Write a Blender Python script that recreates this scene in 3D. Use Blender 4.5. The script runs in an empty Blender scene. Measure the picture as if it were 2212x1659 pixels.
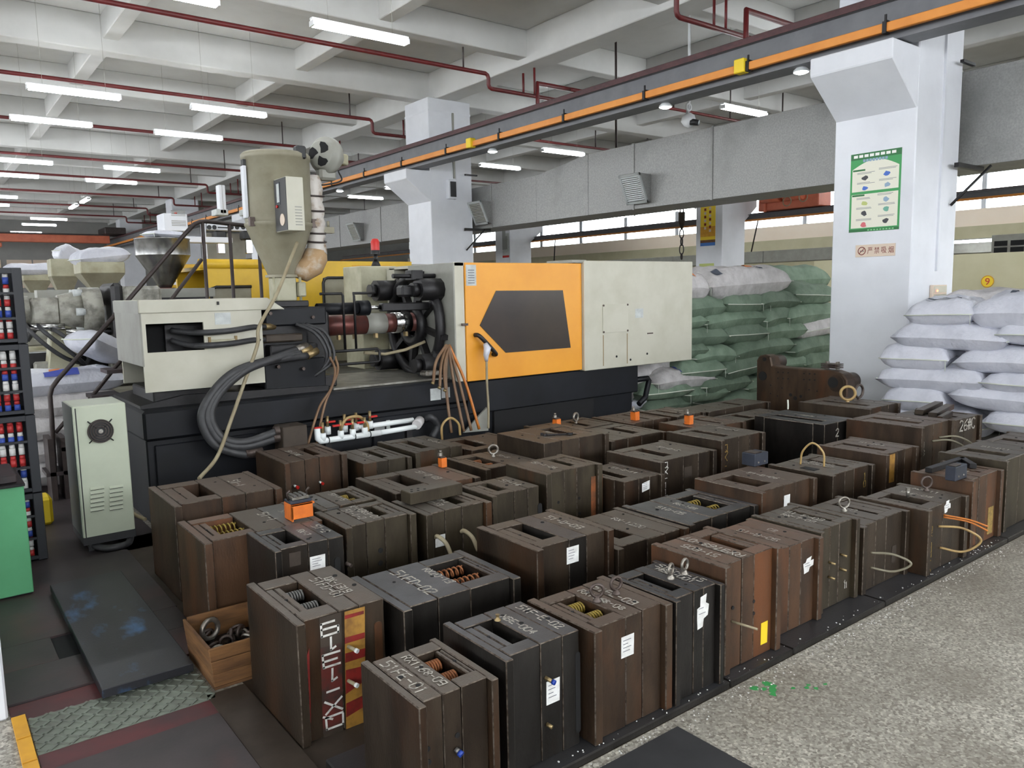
import bpy, bmesh, math, random
from mathutils import Vector, Matrix
random.seed(7)
SC = bpy.context.scene
COL = SC.collection
# ------------------------------------------------------------------ camera
FPX, CX, CY, EYE = 1676.13, 1106.0, 829.5, 1.6
_yaw, _pit, _rol = (math.radians(a) for a in (52.47034, 6.89118, 1.12167))
_F = Vector((math.cos(_yaw)*math.cos(_pit), math.sin(_yaw)*math.cos(_pit), -math.sin(_pit)))
_R = _F.cross(Vector((0, 0, 1))).normalized()
_D = _F.cross(_R)
RT = math.cos(_rol)*_R + math.sin(_rol)*_D
DN = -math.sin(_rol)*_R + math.cos(_rol)*_D
cam_data = bpy.data.cameras.new('camera')
cam_data.sensor_width = 36.0
cam_data.lens = FPX/2212*36.0
cam_data.clip_end = 300
cam = bpy.data.objects.new('camera', cam_data)
COL.objects.link(cam)
_m = Matrix((RT, -DN, -_F)).transposed().to_4x4()
_m.translation = (0, 0, EYE)
cam.matrix_world = _m
SC.camera = cam
# ------------------------------------------------------------------ world, exposure
SC.view_settings.view_transform = 'Standard'
SC.view_settings.look = 'None'
SC.view_settings.gamma = 1.0
SC.view_settings.use_curve_mapping = False
SC.view_settings.exposure = 0.5
W = bpy.data.worlds.new('overcast_sky')
SC.world = W
W.use_nodes = True
_bg = W.node_tree.nodes['Background']
_bg.inputs[0].default_value = (0.93, 0.97, 1.0, 1)
_bg.inputs[1].default_value = 8.0
cy = SC.cycles
cy.max_bounces = 5; cy.diffuse_bounces = 4; cy.glossy_bounces = 2; cy.transmission_bounces = 3; cy.transparent_max_bounces = 4
cy.use_light_tree = False; cy.caustics_reflective = False; cy.caustics_refractive = False
cy.use_adaptive_sampling = True; cy.adaptive_threshold = 0.03
TUBE_POWER = 26.0
SPOT_POWER = 30.0

# ------------------------------------------------------------------ measuring helpers (pixel of the photograph -> point of the hall)
def ray(px, py):
    return RT*((px-CX)/FPX) + DN*((py-CY)/FPX) + _F
def on(ax, val, px, py):
    w = ray(px, py); o = Vector((0, 0, EYE))
    return o + w*((val-o[ax])/w[ax])
def onx(px, py, v): return on(0, v, px, py)
def ony(px, py, v): return on(1, v, px, py)
def onz(px, py, v=0.0): return on(2, v, px, py)

# ------------------------------------------------------------------ mesh helpers
class MB:
    def __init__(s): s.v = []; s.f = []; s.s = []
    def add(s, vs, fs, smooth=False, mx=None):
        o = len(s.v)
        for p in vs:
            p = Vector(p)
            s.v.append(mx @ p if mx else p)
        for f in fs:
            s.f.append([i+o for i in f]); s.s.append(smooth)
        return s
    def box(s, x0, x1, y0, y1, z0, z1, mx=None):
        vs = [(x, y, z) for z in (z0, z1) for y in (y0, y1) for x in (x0, x1)]
        return s.add(vs, [(0,2,3,1),(4,5,7,6),(0,1,5,4),(2,6,7,3),(0,4,6,2),(1,3,7,5)], False, mx)
    def cbox(s, c, d, mx=None):
        return s.box(c[0]-d[0]/2, c[0]+d[0]/2, c[1]-d[1]/2, c[1]+d[1]/2, c[2]-d[2]/2, c[2]+d[2]/2, mx)
    def cyl(s, p0, p1, r0, r1=None, n=16, caps=True, smooth=True):
        return s.tubes([(p0, r0), (p1, r0 if r1 is None else r1)], n, caps, smooth)
    def tube(s, pts, r, n=8, caps=True):
        return s.tubes([(p, r) for p in pts], n, caps, True)
    def tubes(s, pr, n=8, caps=True, smooth=True):
        P = [Vector(p) for p, _ in pr]; N = len(P); o = len(s.v)
        nrm = None
        for i in range(N):
            t = (P[min(i+1, N-1)]-P[max(i-1, 0)])
            if t.length < 1e-9: t = Vector((0, 0, 1))
            t.normalize()
            if nrm is None:
                a = Vector((0, 0, 1)) if abs(t.z) < .9 else Vector((1, 0, 0))
                nrm = t.cross(a).normalized()
            else:
                nrm = (nrm - t*nrm.dot(t))
                nrm = nrm.normalized() if nrm.length > 1e-6 else t.orthogonal().normalized()
            b = t.cross(nrm)
            for k in range(n):
                a = 2*math.pi*k/n
                s.v.append(P[i] + (nrm*math.cos(a)+b*math.sin(a))*pr[i][1])
        for i in range(N-1):
            for k in range(n):
                s.f.append([o+i*n+k, o+i*n+(k+1) % n, o+(i+1)*n+(k+1) % n, o+(i+1)*n+k]); s.s.append(smooth)
        if caps:
            s.f.append([o+k for k in range(n)][::-1]); s.s.append(False)
            s.f.append([o+(N-1)*n+k for k in range(n)]); s.s.append(False)
        return s
    def lathe(s, prof, c=(0, 0, 0), n=24, mx=None, smooth=True):
        vs = []; fs = []; N = len(prof)
        for r, z in prof:
            for k in range(n):
                a = 2*math.pi*k/n
                vs.append((c[0]+r*math.cos(a), c[1]+r*math.sin(a), c[2]+z))
        for i in range(N-1):
            for k in range(n):
                fs.append((i*n+k, i*n+(k+1) % n, (i+1)*n+(k+1) % n, (i+1)*n+k))
        s.add(vs, fs, smooth, mx)
        s.add(vs[:n], [tuple(range(n))[::-1]], False, mx); s.add(vs[-n:], [tuple(range(n))], False, mx)
        return s
    def prism(s, poly, ax, a, b, mx=None):
        # polygon in the two other axes, extruded along ax from a to b
        def mk(p, t):
            q = list(p); q.insert(ax, t); return q
        n = len(poly)
        vs = [mk(p, a) for p in poly]+[mk(p, b) for p in poly]
        fs = [tuple(range(n))[::-1], tuple(range(n, 2*n))]+[(i, (i+1) % n, n+(i+1) % n, n+i) for i in range(n)]
        return s.add(vs, fs, False, mx)
    def torus(s, c, R, r, mx=None, n=24, m=8, a0=0.0, a1=2*math.pi):
        full = abs(a1-a0-2*math.pi) < 1e-6
        k = n if full else n+1
        vs = []; fs = []
        for i in range(k):
            a = a0+(a1-a0)*i/n
            for j in range(m):
                b = 2*math.pi*j/m
                vs.append(((R+r*math.cos(b))*math.cos(a)+c[0], r*math.sin(b)+c[1], (R+r*math.cos(b))*math.sin(a)+c[2]))
        for i in range(n):
            for j in range(m):
                i2 = (i+1) % k
                fs.append((i*m+j, i2*m+j, i2*m+(j+1) % m, i*m+(j+1) % m))
        return s.add(vs, fs, True, mx)
    def spring(s, p0, p1, R, r, turns, n=10, m=6):
        p0 = Vector(p0); p1 = Vector(p1); t = (p1-p0).normalized(); a = t.orthogonal().normalized(); b = t.cross(a)
        pts = [p0+(p1-p0)*(i/(turns*n)) + (a*math.cos(2*math.pi*i/n)+b*math.sin(2*math.pi*i/n))*R for i in range(turns*n+1)]
        return s.tube(pts, r, m)
    def build(s, name, mat, parent=None, bevel=0.0, seg=1, origin=None, edge=-1):
        me = bpy.data.meshes.new(name)
        if parent is not None: og = ROOT[parent.name]
        elif origin is not None: og = Vector(origin)
        else:
            xs = [p.x for p in s.v]; ys = [p.y for p in s.v]; zs = [p.z for p in s.v]
            og = Vector(((min(xs)+max(xs))/2, (min(ys)+max(ys))/2, min(zs)))
        me.from_pydata([p-og for p in s.v], [], s.f)
        me.polygons.foreach_set('use_smooth', s.s)
        bm = bmesh.new(); bm.from_mesh(me)
        bmesh.ops.recalc_face_normals(bm, faces=bm.faces)
        if bevel:
            ed = [e for e in bm.edges if len(e.link_faces) == 2 and e.calc_face_angle(0) > .6]
            bmesh.ops.bevel(bm, geom=ed, offset=bevel, segments=seg, affect='EDGES', profile=.6, clamp_overlap=True, material=edge)
        bm.to_mesh(me); bm.free()
        for m in (mat if isinstance(mat, (list, tuple)) else [mat]): me.materials.append(m)
        o = bpy.data.objects.new(name, me); COL.objects.link(o)
        if parent is not None: o.parent = parent
        else: o.location = og
        ROOT[o.name] = og
        return o
ROOT = {}
def tag(o, label=None, cat=None, group=None, kind=None):
    if label: o['label'] = label
    if cat: o['category'] = cat
    if group: o['group'] = group
    if kind: o['kind'] = kind
    return o
def thing(name, label, cat, loc, group=None):
    o = bpy.data.objects.new(name, None); COL.objects.link(o)
    o.location = loc; o.empty_display_size = .1; ROOT[o.name] = Vector(loc)
    return tag(o, label, cat, group)
def copy_tree(root, loc, label=None):
    def rec(o, par):
        c = o.copy(); COL.objects.link(c)
        if par is not None:
            c.parent = par; c.matrix_parent_inverse = o.matrix_parent_inverse
        for ch in o.children: rec(ch, c)
        return c
    r = rec(root, None); r.location = loc; ROOT[r.name] = Vector(loc)
    if label: r['label'] = label
    return r
def struct(o): o['kind'] = 'structure'; return o
def Rz(a, c=(0, 0, 0)): return Matrix.Translation(c) @ Matrix.Rotation(a, 4, 'Z') @ Matrix.Translation(-Vector(c))

# ------------------------------------------------------------------ materials
def lin(c):
    return tuple((x/12.92 if x <= .04045 else ((x+.055)/1.055)**2.4) for x in (v/255 for v in c))
def mat(name, c, rough=.5, metal=0.0, c2=None, scale=6.0, detail=4.0, lo=.35, hi=.7, bump=0.0, bscale=60.0,
        c3=None, scale3=2.0, lo3=.5, hi3=.65, emit=0.0, trans=0.0, coat=0.0, stretch=None, rand=0.0, gen=False, spec=.5, alpha=1.0, top_light=None, bdist=.004):
    m = bpy.data.materials.new(name); m.use_nodes = True
    nt = m.node_tree; N = nt.nodes; L = nt.links; b = N['Principled BSDF']
    b.inputs['Roughness'].default_value = rough; b.inputs['Metallic'].default_value = metal
    b.inputs['Specular IOR Level'].default_value = spec
    col = lin(c)+(1,)
    b.inputs['Base Color'].default_value = col
    if trans: b.inputs['Transmission Weight'].default_value = trans
    if coat: b.inputs['Coat Weight'].default_value = coat
    if alpha < 1: b.inputs['Alpha'].default_value = alpha
    if emit:
        b.inputs['Emission Color'].default_value = col; b.inputs['Emission Strength'].default_value = emit
    tc = N.new('ShaderNodeTexCoord'); vec = tc.outputs['Object']
    oi = N.new('ShaderNodeObjectInfo')
    ad = N.new('ShaderNodeVectorMath'); ad.operation = 'ADD'
    cb = N.new('ShaderNodeMath'); cb.operation = 'MULTIPLY'; cb.inputs[1].default_value = 37.0
    L.new(oi.outputs['Random'], cb.inputs[0]); L.new(vec, ad.inputs[0]); L.new(cb.outputs[0], ad.inputs[1])
    vec = ad.outputs[0]
    if stretch:
        mp = N.new('ShaderNodeMapping'); mp.inputs['Scale'].default_value = stretch
        L.new(vec, mp.inputs['Vector']); vec = mp.outputs[0]
    out = None
    def noise(sc, d):
        n = N.new('ShaderNodeTexNoise'); n.inputs['Scale'].default_value = sc; n.inputs['Detail'].default_value = d
        n.inputs['Roughness'].default_value = .6
        L.new(vec, n.inputs['Vector']); return n.outputs['Fac']
    def mix(fac, a, bcol):
        x = N.new('ShaderNodeMix'); x.data_type = 'RGBA'
        L.new(fac, x.inputs['Factor'])
        if a is None: x.inputs[6].default_value = col
        else: L.new(a, x.inputs[6])
        x.inputs[7].default_value = lin(bcol)+(1,)
        return x.outputs[2]
    def ramp(f, lo, hi):
        r = N.new('ShaderNodeMapRange'); r.inputs[1].default_value = lo; r.inputs[2].default_value = hi
        L.new(f, r.inputs[0]); return r.outputs[0]
    if c2: out = mix(ramp(noise(scale, detail), lo, hi), out, c2)
    if c3: out = mix(ramp(noise(scale3, 5.0), lo3, hi3), out, c3)
    if rand:
        h = N.new('ShaderNodeHueSaturation')
        r = N.new('ShaderNodeMapRange'); r.inputs[3].default_value = 1-rand; r.inputs[4].default_value = 1+rand
        L.new(oi.outputs['Random'], r.inputs[0]); L.new(r.outputs[0], h.inputs['Value'])
        if out is None: h.inputs['Color'].default_value = col
        else: L.new(out, h.inputs['Color'])
        out = h.outputs[0]
    if top_light:  # light from above put into the colour: up-facing faces mixed paler, broken by noise
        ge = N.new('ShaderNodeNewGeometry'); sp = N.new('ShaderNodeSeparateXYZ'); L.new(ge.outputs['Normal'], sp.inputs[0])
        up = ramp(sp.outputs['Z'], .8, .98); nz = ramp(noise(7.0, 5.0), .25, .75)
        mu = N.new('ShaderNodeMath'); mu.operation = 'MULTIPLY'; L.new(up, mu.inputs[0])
        m2 = N.new('ShaderNodeMath'); m2.operation = 'MULTIPLY_ADD'; L.new(nz, m2.inputs[0]); m2.inputs[1].default_value = top_light[1]*.6; m2.inputs[2].default_value = top_light[1]*.4
        L.new(m2.outputs[0], mu.inputs[1]); out = mix(mu.outputs[0], out, top_light[0])
    if out is not None:
        L.new(out, b.inputs['Base Color'])
        if emit: L.new(out, b.inputs['Emission Color'])
    if bump:
        bp = N.new('ShaderNodeBump'); bp.inputs['Strength'].default_value = bump; bp.inputs['Distance'].default_value = bdist
        L.new(noise(bscale, 3.0), bp.inputs['Height']); L.new(bp.outputs[0], b.inputs['Normal'])
    return m
def emitter(name, c, power):
    m = bpy.data.materials.new(name); m.use_nodes = True
    nt = m.node_tree; nt.nodes.clear()
    e = nt.nodes.new('ShaderNodeEmission'); o = nt.nodes.new('ShaderNodeOutputMaterial')
    e.inputs[0].default_value = c+(1,); e.inputs[1].default_value = power
    nt.links.new(e.outputs[0], o.inputs[0]); return m

K = {}
# tool steels of the moulds, overhead light painted into their top faces
ST = dict(stretch=(1, 1, .3))
K['steel'] = mat('tool_steel_grey_brown', (67, 56, 45), .42, .45, (42, 33, 25), 7, 8, .38, .62, .3, 150, (76, 50, 31), 3.0, .54, .72, rand=.14, top_light=((120, 111, 102), .75), **ST)
K['umber'] = mat('tool_steel_umber', (74, 57, 43), .45, .4, (48, 36, 26), 7, 8, .38, .62, .3, 150, (84, 54, 33), 3.0, .54, .72, rand=.1, top_light=((120, 105, 95), .72), **ST)
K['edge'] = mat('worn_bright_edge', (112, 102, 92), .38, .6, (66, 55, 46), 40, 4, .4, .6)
K['dark'] = mat('tool_steel_oiled_dark', (54, 51, 48), .36, .5, (34, 31, 28), 6, 8, .38, .62, .2, 150, (54, 42, 31), 3.0, .56, .75, rand=.08, top_light=((110, 110, 113), .75), **ST)
K['rust'] = mat('tool_steel_rusted', (86, 60, 41), .5, .3, (56, 40, 28), 7, 8, .38, .62, .3, 140, (110, 66, 36), 2.6, .5, .7, rand=.12, top_light=((122, 105, 94), .7), **ST)
K['green'] = mat('tool_steel_olive_patina', (68, 60, 46), .48, .4, (46, 38, 27), 7, 8, .38, .62, .25, 150, (98, 60, 32), 2.2, .58, .74, rand=.1, top_light=((116, 110, 103), .75), **ST)
K['black'] = mat('tool_steel_blackened', (46, 43, 41), .34, .5, (27, 25, 23), 7, 8, .38, .62, .2, 150, top_light=((90, 90, 94), .65), **ST)
K['bright'] = mat('ground_steel_plate_pale', (112, 110, 108), .42, .5, (92, 88, 84), 5, 6, .4, .65, .15, 150)
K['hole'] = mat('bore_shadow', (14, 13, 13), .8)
K['pin'] = mat('bright_pin_steel', (190, 188, 184), .25, .9, (150, 140, 128), 20)
K['eye'] = mat('galvanised_eyebolt', (158, 154, 146), .4, .8, (110, 100, 90), 30)
K['eye_dark'] = mat('dark_eyebolt_steel', (92, 82, 78), .45, .6, (70, 58, 52), 30)
K['spring_orange'] = mat('orange_die_spring', (150, 92, 52), .5, .2, (120, 70, 40), 30)
K['spring_yellow'] = mat('yellow_die_spring', (150, 128, 52), .5, .2, (120, 98, 40), 30)
K['spring_grey'] = mat('grey_die_spring', (120, 118, 116), .4, .6)
K['chalk'] = mat('white_paint_marker', (190, 185, 175), .85, 0, (110, 102, 94), 90, 4, .47, .68)
K['white_paint'] = mat('white_brushed_paint', (206, 204, 198), .75, 0, (160, 154, 146), 40, 4, .5, .75)
K['chalk_yellow'] = mat('ochre_paint_marker', (150, 122, 62), .8, 0, (110, 88, 50), 60, 4, .4, .7)
K['paper'] = mat('paper_label_white', (226, 226, 224), .8, 0, (200, 198, 194), 30)
K['ink'] = mat('label_print_grey', (110, 110, 118), .8)
K['paint_red'] = mat('red_paint_worn', (128, 30, 24), .6, 0, (96, 30, 22), 16, 5, .45, .65)
K['paint_red_worn'] = mat('red_paint_mostly_worn', (92, 34, 27), .6, 0, (50, 40, 33), 11, 6, .4, .6)
K['paint_yellow'] = mat('yellow_paint_worn', (158, 116, 46), .6, 0, (120, 84, 36), 14, 5, .45, .65)
K['clamp_orange'] = mat('orange_powder_coat', (222, 116, 34), .5, 0, (196, 98, 30), 14)
K['hose_tan'] = mat('translucent_hose_tan', (176, 148, 96), .35, 0, (140, 112, 70), 12)
K['hose_clear'] = mat('clear_hose', (150, 142, 120), .25, 0, trans=.4)
K['hose_orange'] = mat('amber_hose', (186, 110, 40), .35)
K['brass'] = mat('brass_fitting', (164, 144, 104), .4, .7, (130, 110, 76), 30)
K['rust_orange'] = mat('bright_rust_patch', (134, 76, 38), .8, 0, (84, 54, 34), 12, 6, .42, .62)
K['blue_cap'] = mat('blue_plastic', (30, 60, 150), .4)
K['blue_box'] = mat('dark_blue_plastic', (42, 47, 60), .5, 0, (32, 36, 46), 8)
# machine
K['cream'] = mat('cream_machine_enamel', (193, 190, 175), .45, 0, (181, 178, 161), 3, 4, .4, .7, 0, 60, (167, 161, 140), 1.4, .62, .8)
K['cream_dirty'] = mat('cream_enamel_grubby', (178, 175, 152), .55, 0, (140, 134, 108), 3, 6, .4, .7, .1, 60)
K['casting'] = mat('mottled_grey_casting', (158, 156, 146), .5, .1, (104, 101, 93), 8, 5, .42, .64, .5, 20)
K['grey_side'] = mat('grey_machine_enamel', (150, 150, 142), .5, 0, (136, 134, 126), 5)
K['orange_door'] = mat('yellow_orange_door_enamel', (232, 160, 46), .4, 0, (222, 148, 38), 2)
K['yellow'] = mat('yellow_machine_enamel', (216, 176, 40), .45, 0, (198, 158, 34), 3)
K['window_dark'] = mat('smoked_guard_window', (52, 42, 38), .2, 0, (46, 38, 36), 3, coat=.2)
K['navy'] = mat('dark_navy_machine_base', (22, 24, 30), .5, 0, (12, 13, 16), 3, 5, .35, .7, .05, 60, spec=.3)
K['navy_top'] = mat('oily_bed_plate', (150, 148, 140), .4, .3, (110, 106, 98), 8, 5, .4, .65)
K['black_iron'] = mat('black_cast_iron', (38, 36, 38), .45, .3, (22, 21, 22), 8, 5, .35, .7, .2, 60)
K['rubber'] = mat('black_rubber_hose', (58, 58, 60), .5, 0, (44, 44, 46), 20)
K['barrel'] = mat('heater_barrel_copper', (120, 66, 58), .4, .5, (88, 62, 60), 10)
K['chrome'] = mat('polished_steel', (205, 205, 205), .18, 1.0)
K['insul'] = mat('foil_and_tape_insulation', (196, 190, 184), .5, .1, (140, 116, 92), 9, 6, .5, .65, .8, 24)
K['insul_brown'] = mat('brown_glass_wool_wrap', (170, 140, 104), .7, 0, (196, 186, 172), 9, 6, .5, .7, .8, 24)
K['hopper'] = mat('grubby_beige_hopper_enamel', (146, 141, 122), .5, .05, (124, 117, 97), 3.5, 6, .4, .7, 0, 60, (100, 90, 66), 1.6, .6, .78)
K['stainless'] = mat('stainless_hopper_steel', (150, 150, 150), .25, .85, (96, 94, 90), 6)
K['pvc'] = mat('white_pvc_pipe', (232, 236, 236), .35)
K['valve_red'] = mat('red_valve_lever', (190, 34, 28), .4)
K['steel_block'] = mat('brown_steel_block', (66, 56, 47), .6, .2, (50, 41, 33), 8)
K['sticker'] = mat('pale_sticker', (196, 200, 198), .6, 0, (170, 174, 174), 20)
K['rustline'] = mat('rust_streak', (140, 120, 84), .8)
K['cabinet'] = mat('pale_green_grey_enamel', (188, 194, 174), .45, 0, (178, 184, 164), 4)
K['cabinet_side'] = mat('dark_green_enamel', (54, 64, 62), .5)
K['fan_black'] = mat('black_fan_plastic', (26, 26, 28), .5)
K['rail_tube'] = mat('dark_brown_tube_steel', (62, 52, 50), .5, .2, (48, 40, 40), 14)
K['cable_tan'] = mat('dusty_tan_cable', (158, 148, 122), .6, 0, (136, 122, 96), 10)
K['cable_brown'] = mat('brown_water_hose', (126, 98, 72), .5, 0, (104, 74, 50), 8)
# building
K['wall_white'] = mat('white_painted_column', (222, 224, 230), .7, 0, (212, 214, 220), 1.6, 5, .4, .7, .05, 40)
K['ceil'] = mat('white_painted_concrete', (205, 205, 203), .8, 0, (196, 196, 194), 1.5, 5, .4, .7, .05, 30)
K['terrazzo'] = None
K['girder'] = mat('grey_crane_girder', (112, 113, 117), .5, .0, (100, 101, 106), 4)
K['rail_red'] = mat('dark_red_crane_rail', (88, 56, 58), .5, .2, (68, 46, 48), 8)
K['conductor'] = mat('orange_conductor_bar', (224, 146, 62), .45, 0, (212, 132, 52), 3)
K['pipe_red'] = mat('dark_red_fire_pipe', (104, 28, 30), .45, 0, (84, 24, 26), 6)
K['galv'] = mat('galvanised_duct_sheet', (156, 155, 153), .5, .25, (136, 136, 135), 45, 4, .35, .65, 0, 40, (122, 122, 121), 1.2, .5, .75)
K['grille'] = mat('aluminium_grille', (178, 182, 182), .45, .3)
K['soot'] = mat('soot_mark', (58, 60, 62), .8)
K['dark_slot'] = mat('dark_void', (18, 18, 20), .9)
K['peach'] = mat('peach_wall_paint', (253, 238, 220), .8, 0, (250, 232, 212), 1.0)
K['beige'] = mat('beige_partition_paint', (200, 194, 164), .8, 0, (188, 182, 150), 1.5)
K['greywall'] = mat('grey_wall_paint', (150, 150, 148), .8, 0, (140, 140, 138), 1.5)
K['crane_orange'] = mat('orange_red_crane_enamel', (210, 116, 86), .5, 0, (190, 98, 70), 3)
K['floor_dark'] = mat('oily_floor_plate', (66, 57, 58), .5, .15, (48, 43, 44), 2.5, 6, .35, .7, .1, 60, (84, 54, 52), 1.2, .55, .75)
K['plate_blue'] = mat('black_steel_plate_blue_scuffs', (44, 44, 49), .42, .3, (32, 32, 36), 3, 6, .35, .7, .1, 80, (74, 118, 164), 3.4, .56, .78, stretch=(1.6, .8, 1))
K['tread'] = mat('green_grey_tread_plate', (124, 132, 120), .45, .3, (98, 100, 92), 6)
K['mat_black'] = mat('black_rubber_mat', (50, 50, 52), .7, 0, (42, 42, 44), 8)
K['wood'] = mat('old_pine_board', (126, 88, 50), .75, 0, (80, 52, 28), 5, 6, .35, .7, .3, 30, stretch=(1, 1, 7))
K['paint_line_yellow'] = mat('yellow_floor_paint', (222, 164, 44), .6, 0, (196, 140, 40), 6)
K['paint_line_red'] = mat('red_floor_paint', (92, 42, 44), .6, 0, (64, 42, 44), 5)
K['green_paint'] = mat('green_bench_paint', (96, 172, 122), .5, 0, (84, 156, 108), 3)
K['crate'] = mat('black_crate_plastic', (30, 32, 38), .5)
K['bob_red'] = mat('red_bobbin', (176, 46, 46), .5); K['bob_blue'] = mat('blue_bobbin', (52, 76, 160), .5); K['bob_white'] = mat('white_bobbin', (208, 206, 204), .5)
# sacks
K['sack_white'] = mat('white_poly_sack', (206, 207, 217), .36, 0, (188, 190, 201), 5, 4, .4, .7, .55, 8, bdist=.04)
K['sack_grey'] = mat('grey_white_woven_sack', (200, 196, 196), .55, 0, (172, 168, 168), 7, 5, .4, .7, .6, 9, bdist=.04)
K['sack_green'] = mat('grey_green_woven_sack', (116, 134, 116), .62, 0, (90, 108, 91), 5, 5, .4, .7, .5, 10, rand=.22, bdist=.04)
K['thread'] = mat('white_stitch_thread', (208, 212, 200), .8)
K['print_blue'] = mat('blue_bag_print', (60, 76, 168), .5); K['print_orange'] = mat('orange_bag_print', (224, 136, 84), .5); K['print_dark'] = mat('dark_bag_print', (74, 80, 92), .6)
# signs
K['sign_green'] = mat('poster_green', (56, 150, 82), .5); K['sign_dkgreen'] = mat('poster_dark_green', (30, 104, 52), .5); K['sign_cream'] = mat('poster_cream', (226, 224, 208), .6)
K['sign_lgreen'] = mat('poster_light_green', (120, 196, 130), .5); K['sign_beige'] = mat('beige_sign_plate', (214, 196, 178), .55); K['sign_red'] = mat('dark_red_lettering', (128, 62, 54), .6)
K['sign_yellow'] = mat('yellow_sign', (236, 204, 40), .5); K['sign_blue'] = mat('sign_blue', (40, 104, 180), .5); K['sign_white'] = mat('white_lettering', (236, 236, 232), .6)
K['text_grey'] = mat('grey_small_print', (150, 152, 150), .7); K['ic_dark'] = mat('icon_dark', (66, 66, 72), .6); K['ic_blue'] = mat('icon_blue', (72, 108, 190), .6)
K['ic_pink'] = mat('icon_pink', (206, 104, 110), .6); K['ic_green'] = mat('icon_green', (110, 170, 150), .6); K['ic_lime'] = mat('icon_lime', (186, 196, 120), .6); K['ic_pale'] = mat('icon_pale_blue', (140, 164, 186), .6)
K['lamp_body'] = mat('white_lamp_housing', (220, 222, 224), .5)
K['led_red'] = emitter('red_indicator', (1, .12, .06), 6.0)
K['tube'] = emitter('fluorescent_tube', (.93, .97, 1.0), TUBE_POWER)
K['spot'] = emitter('downlight_lens', (.93, .97, 1.0), SPOT_POWER)
K['glass'] = mat('window_glass', (235, 240, 240), .02, 0, trans=1.0, spec=.3)

def terrazzo():
    m = bpy.data.materials.new('terrazzo_floor'); m.use_nodes = True
    nt = m.node_tree; N = nt.nodes; L = nt.links; b = N['Principled BSDF']; b.inputs['Roughness'].default_value = .45
    tc = N.new('ShaderNodeTexCoord')
    v = N.new('ShaderNodeTexVoronoi'); v.inputs['Scale'].default_value = 110; L.new(tc.outputs['Object'], v.inputs['Vector'])
    r = N.new('ShaderNodeValToRGB'); e = r.color_ramp.elements
    e[0].position = 0; e[0].color = lin((112, 106, 97))+(1,); e[1].position = 1; e[1].color = lin((206, 201, 189))+(1,)
    x = e.new(.35); x.color = lin((150, 145, 134))+(1,); y = e.new(.75); y.color = lin((172, 167, 156))+(1,)
    s = N.new('ShaderNodeSeparateColor'); L.new(v.outputs['Color'], s.inputs[0]); L.new(s.outputs[0], r.inputs[0])
    n = N.new('ShaderNodeTexNoise'); n.inputs['Scale'].default_value = 1.3; n.inputs['Detail'].default_value = 6; L.new(tc.outputs['Object'], n.inputs['Vector'])
    mr = N.new('ShaderNodeMapRange'); mr.inputs[1].default_value = .4; mr.inputs[2].default_value = .68; mr.inputs[4].default_value = .7; L.new(n.outputs['Fac'], mr.inputs[0])
    mx = N.new('ShaderNodeMix'); mx.data_type = 'RGBA'; L.new(mr.outputs[0], mx.inputs['Factor']); L.new(r.outputs[0], mx.inputs[6]); mx.inputs[7].default_value = lin((112, 104, 94))+(1,)
    L.new(mx.outputs[2], b.inputs['Base Color'])
    return m
K['terrazzo'] = terrazzo()

# ------------------------------------------------------------------ lettering
GL = {  # hand-drawn strokes on a 4 x 6 grid
 '0': [[(0,1),(0,5),(1,6),(3,6),(4,5),(4,1),(3,0),(1,0),(0,1)]], '1': [[(1,5),(2,6),(2,0)]], '2': [[(0,5),(1,6),(3,6),(4,5),(4,4),(0,0),(4,0)]],
 '3': [[(0,6),(4,6),(4,0),(0,0)],[(.8,3.1),(4,3.1)]], '4': [[(3,0),(3,6),(0,2),(4,2)]], '5': [[(4,6),(0,6),(0,3.5),(3,3.5),(4,2.5),(4,1),(3,0),(0,0)]],
 '6': [[(4,6),(1,4),(0,2),(1,0),(3,0),(4,1),(4,2),(3,3),(0,2.2)]], '7': [[(0,6),(4,6),(1.5,0)]], '8': [[(2,3),(0,4.5),(2,6),(4,4.5),(0,1.5),(2,0),(4,1.5),(2,3)]],
 '9': [[(4,2.8),(0,2.8),(0,6),(4,6),(4,0),(1,0)]], '-': [[(.5,3),(3.5,3)]], ' ': [],
 'Q': [[(0,1),(0,6),(4,6),(4,0),(0,0)],[(2.6,1.6),(4.6,-.8)]], 'X': [[(0,6),(4,0)],[(4,6),(0,0)]], 'D': [[(.6,0),(.6,6),(3,6),(4,4.5),(4,1.5),(3,0),(0,0)]],
 'E': [[(4,6),(0,6),(0,0),(4,0)],[(0,3),(3,3)]], 'F': [[(4,6),(0,6),(0,0)],[(0,3),(3,3)]], 'M': [[(0,0),(0,6),(2,2),(4,6),(4,0)]], 'B': [[(0,0),(0,6),(3,6),(4,5),(3,3.2),(0,3.2)],[(3,3.2),(4,1.6),(3,0),(0,0)]],
 'R': [[(0,0),(0,6),(3,6),(4,5),(3,3.2),(0,3.2)],[(2,3.2),(4,0)]], 'K': [[(0,0),(0,6)],[(4,6),(0,2.5),(4,0)]], 'W': [[(0,6),(1,0),(2,4),(3,0),(4,6)]], 'A': [[(0,0),(2,6),(4,0)],[(1,2.2),(3,2.2)]],
 'C': [[(4,5),(3,6),(1,6),(0,5),(0,1),(1,0),(3,0),(4,1)]], '#': [[(1,0),(1.4,6)],[(3,0),(3.4,6)],[(0,2),(4,2)],[(0,4),(4,4)]], 'H': [[(0,0),(0,6)],[(4,0),(4,6)],[(0,3),(4,3)]], 'N': [[(0,0),(0,6),(4,0),(4,6)]],
 'I': [[(2,0),(2,6)]], 'L': [[(0,6),(0,0),(4,0)]], 'T': [[(0,6),(4,6)],[(2,6),(2,0)]],
}
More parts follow.
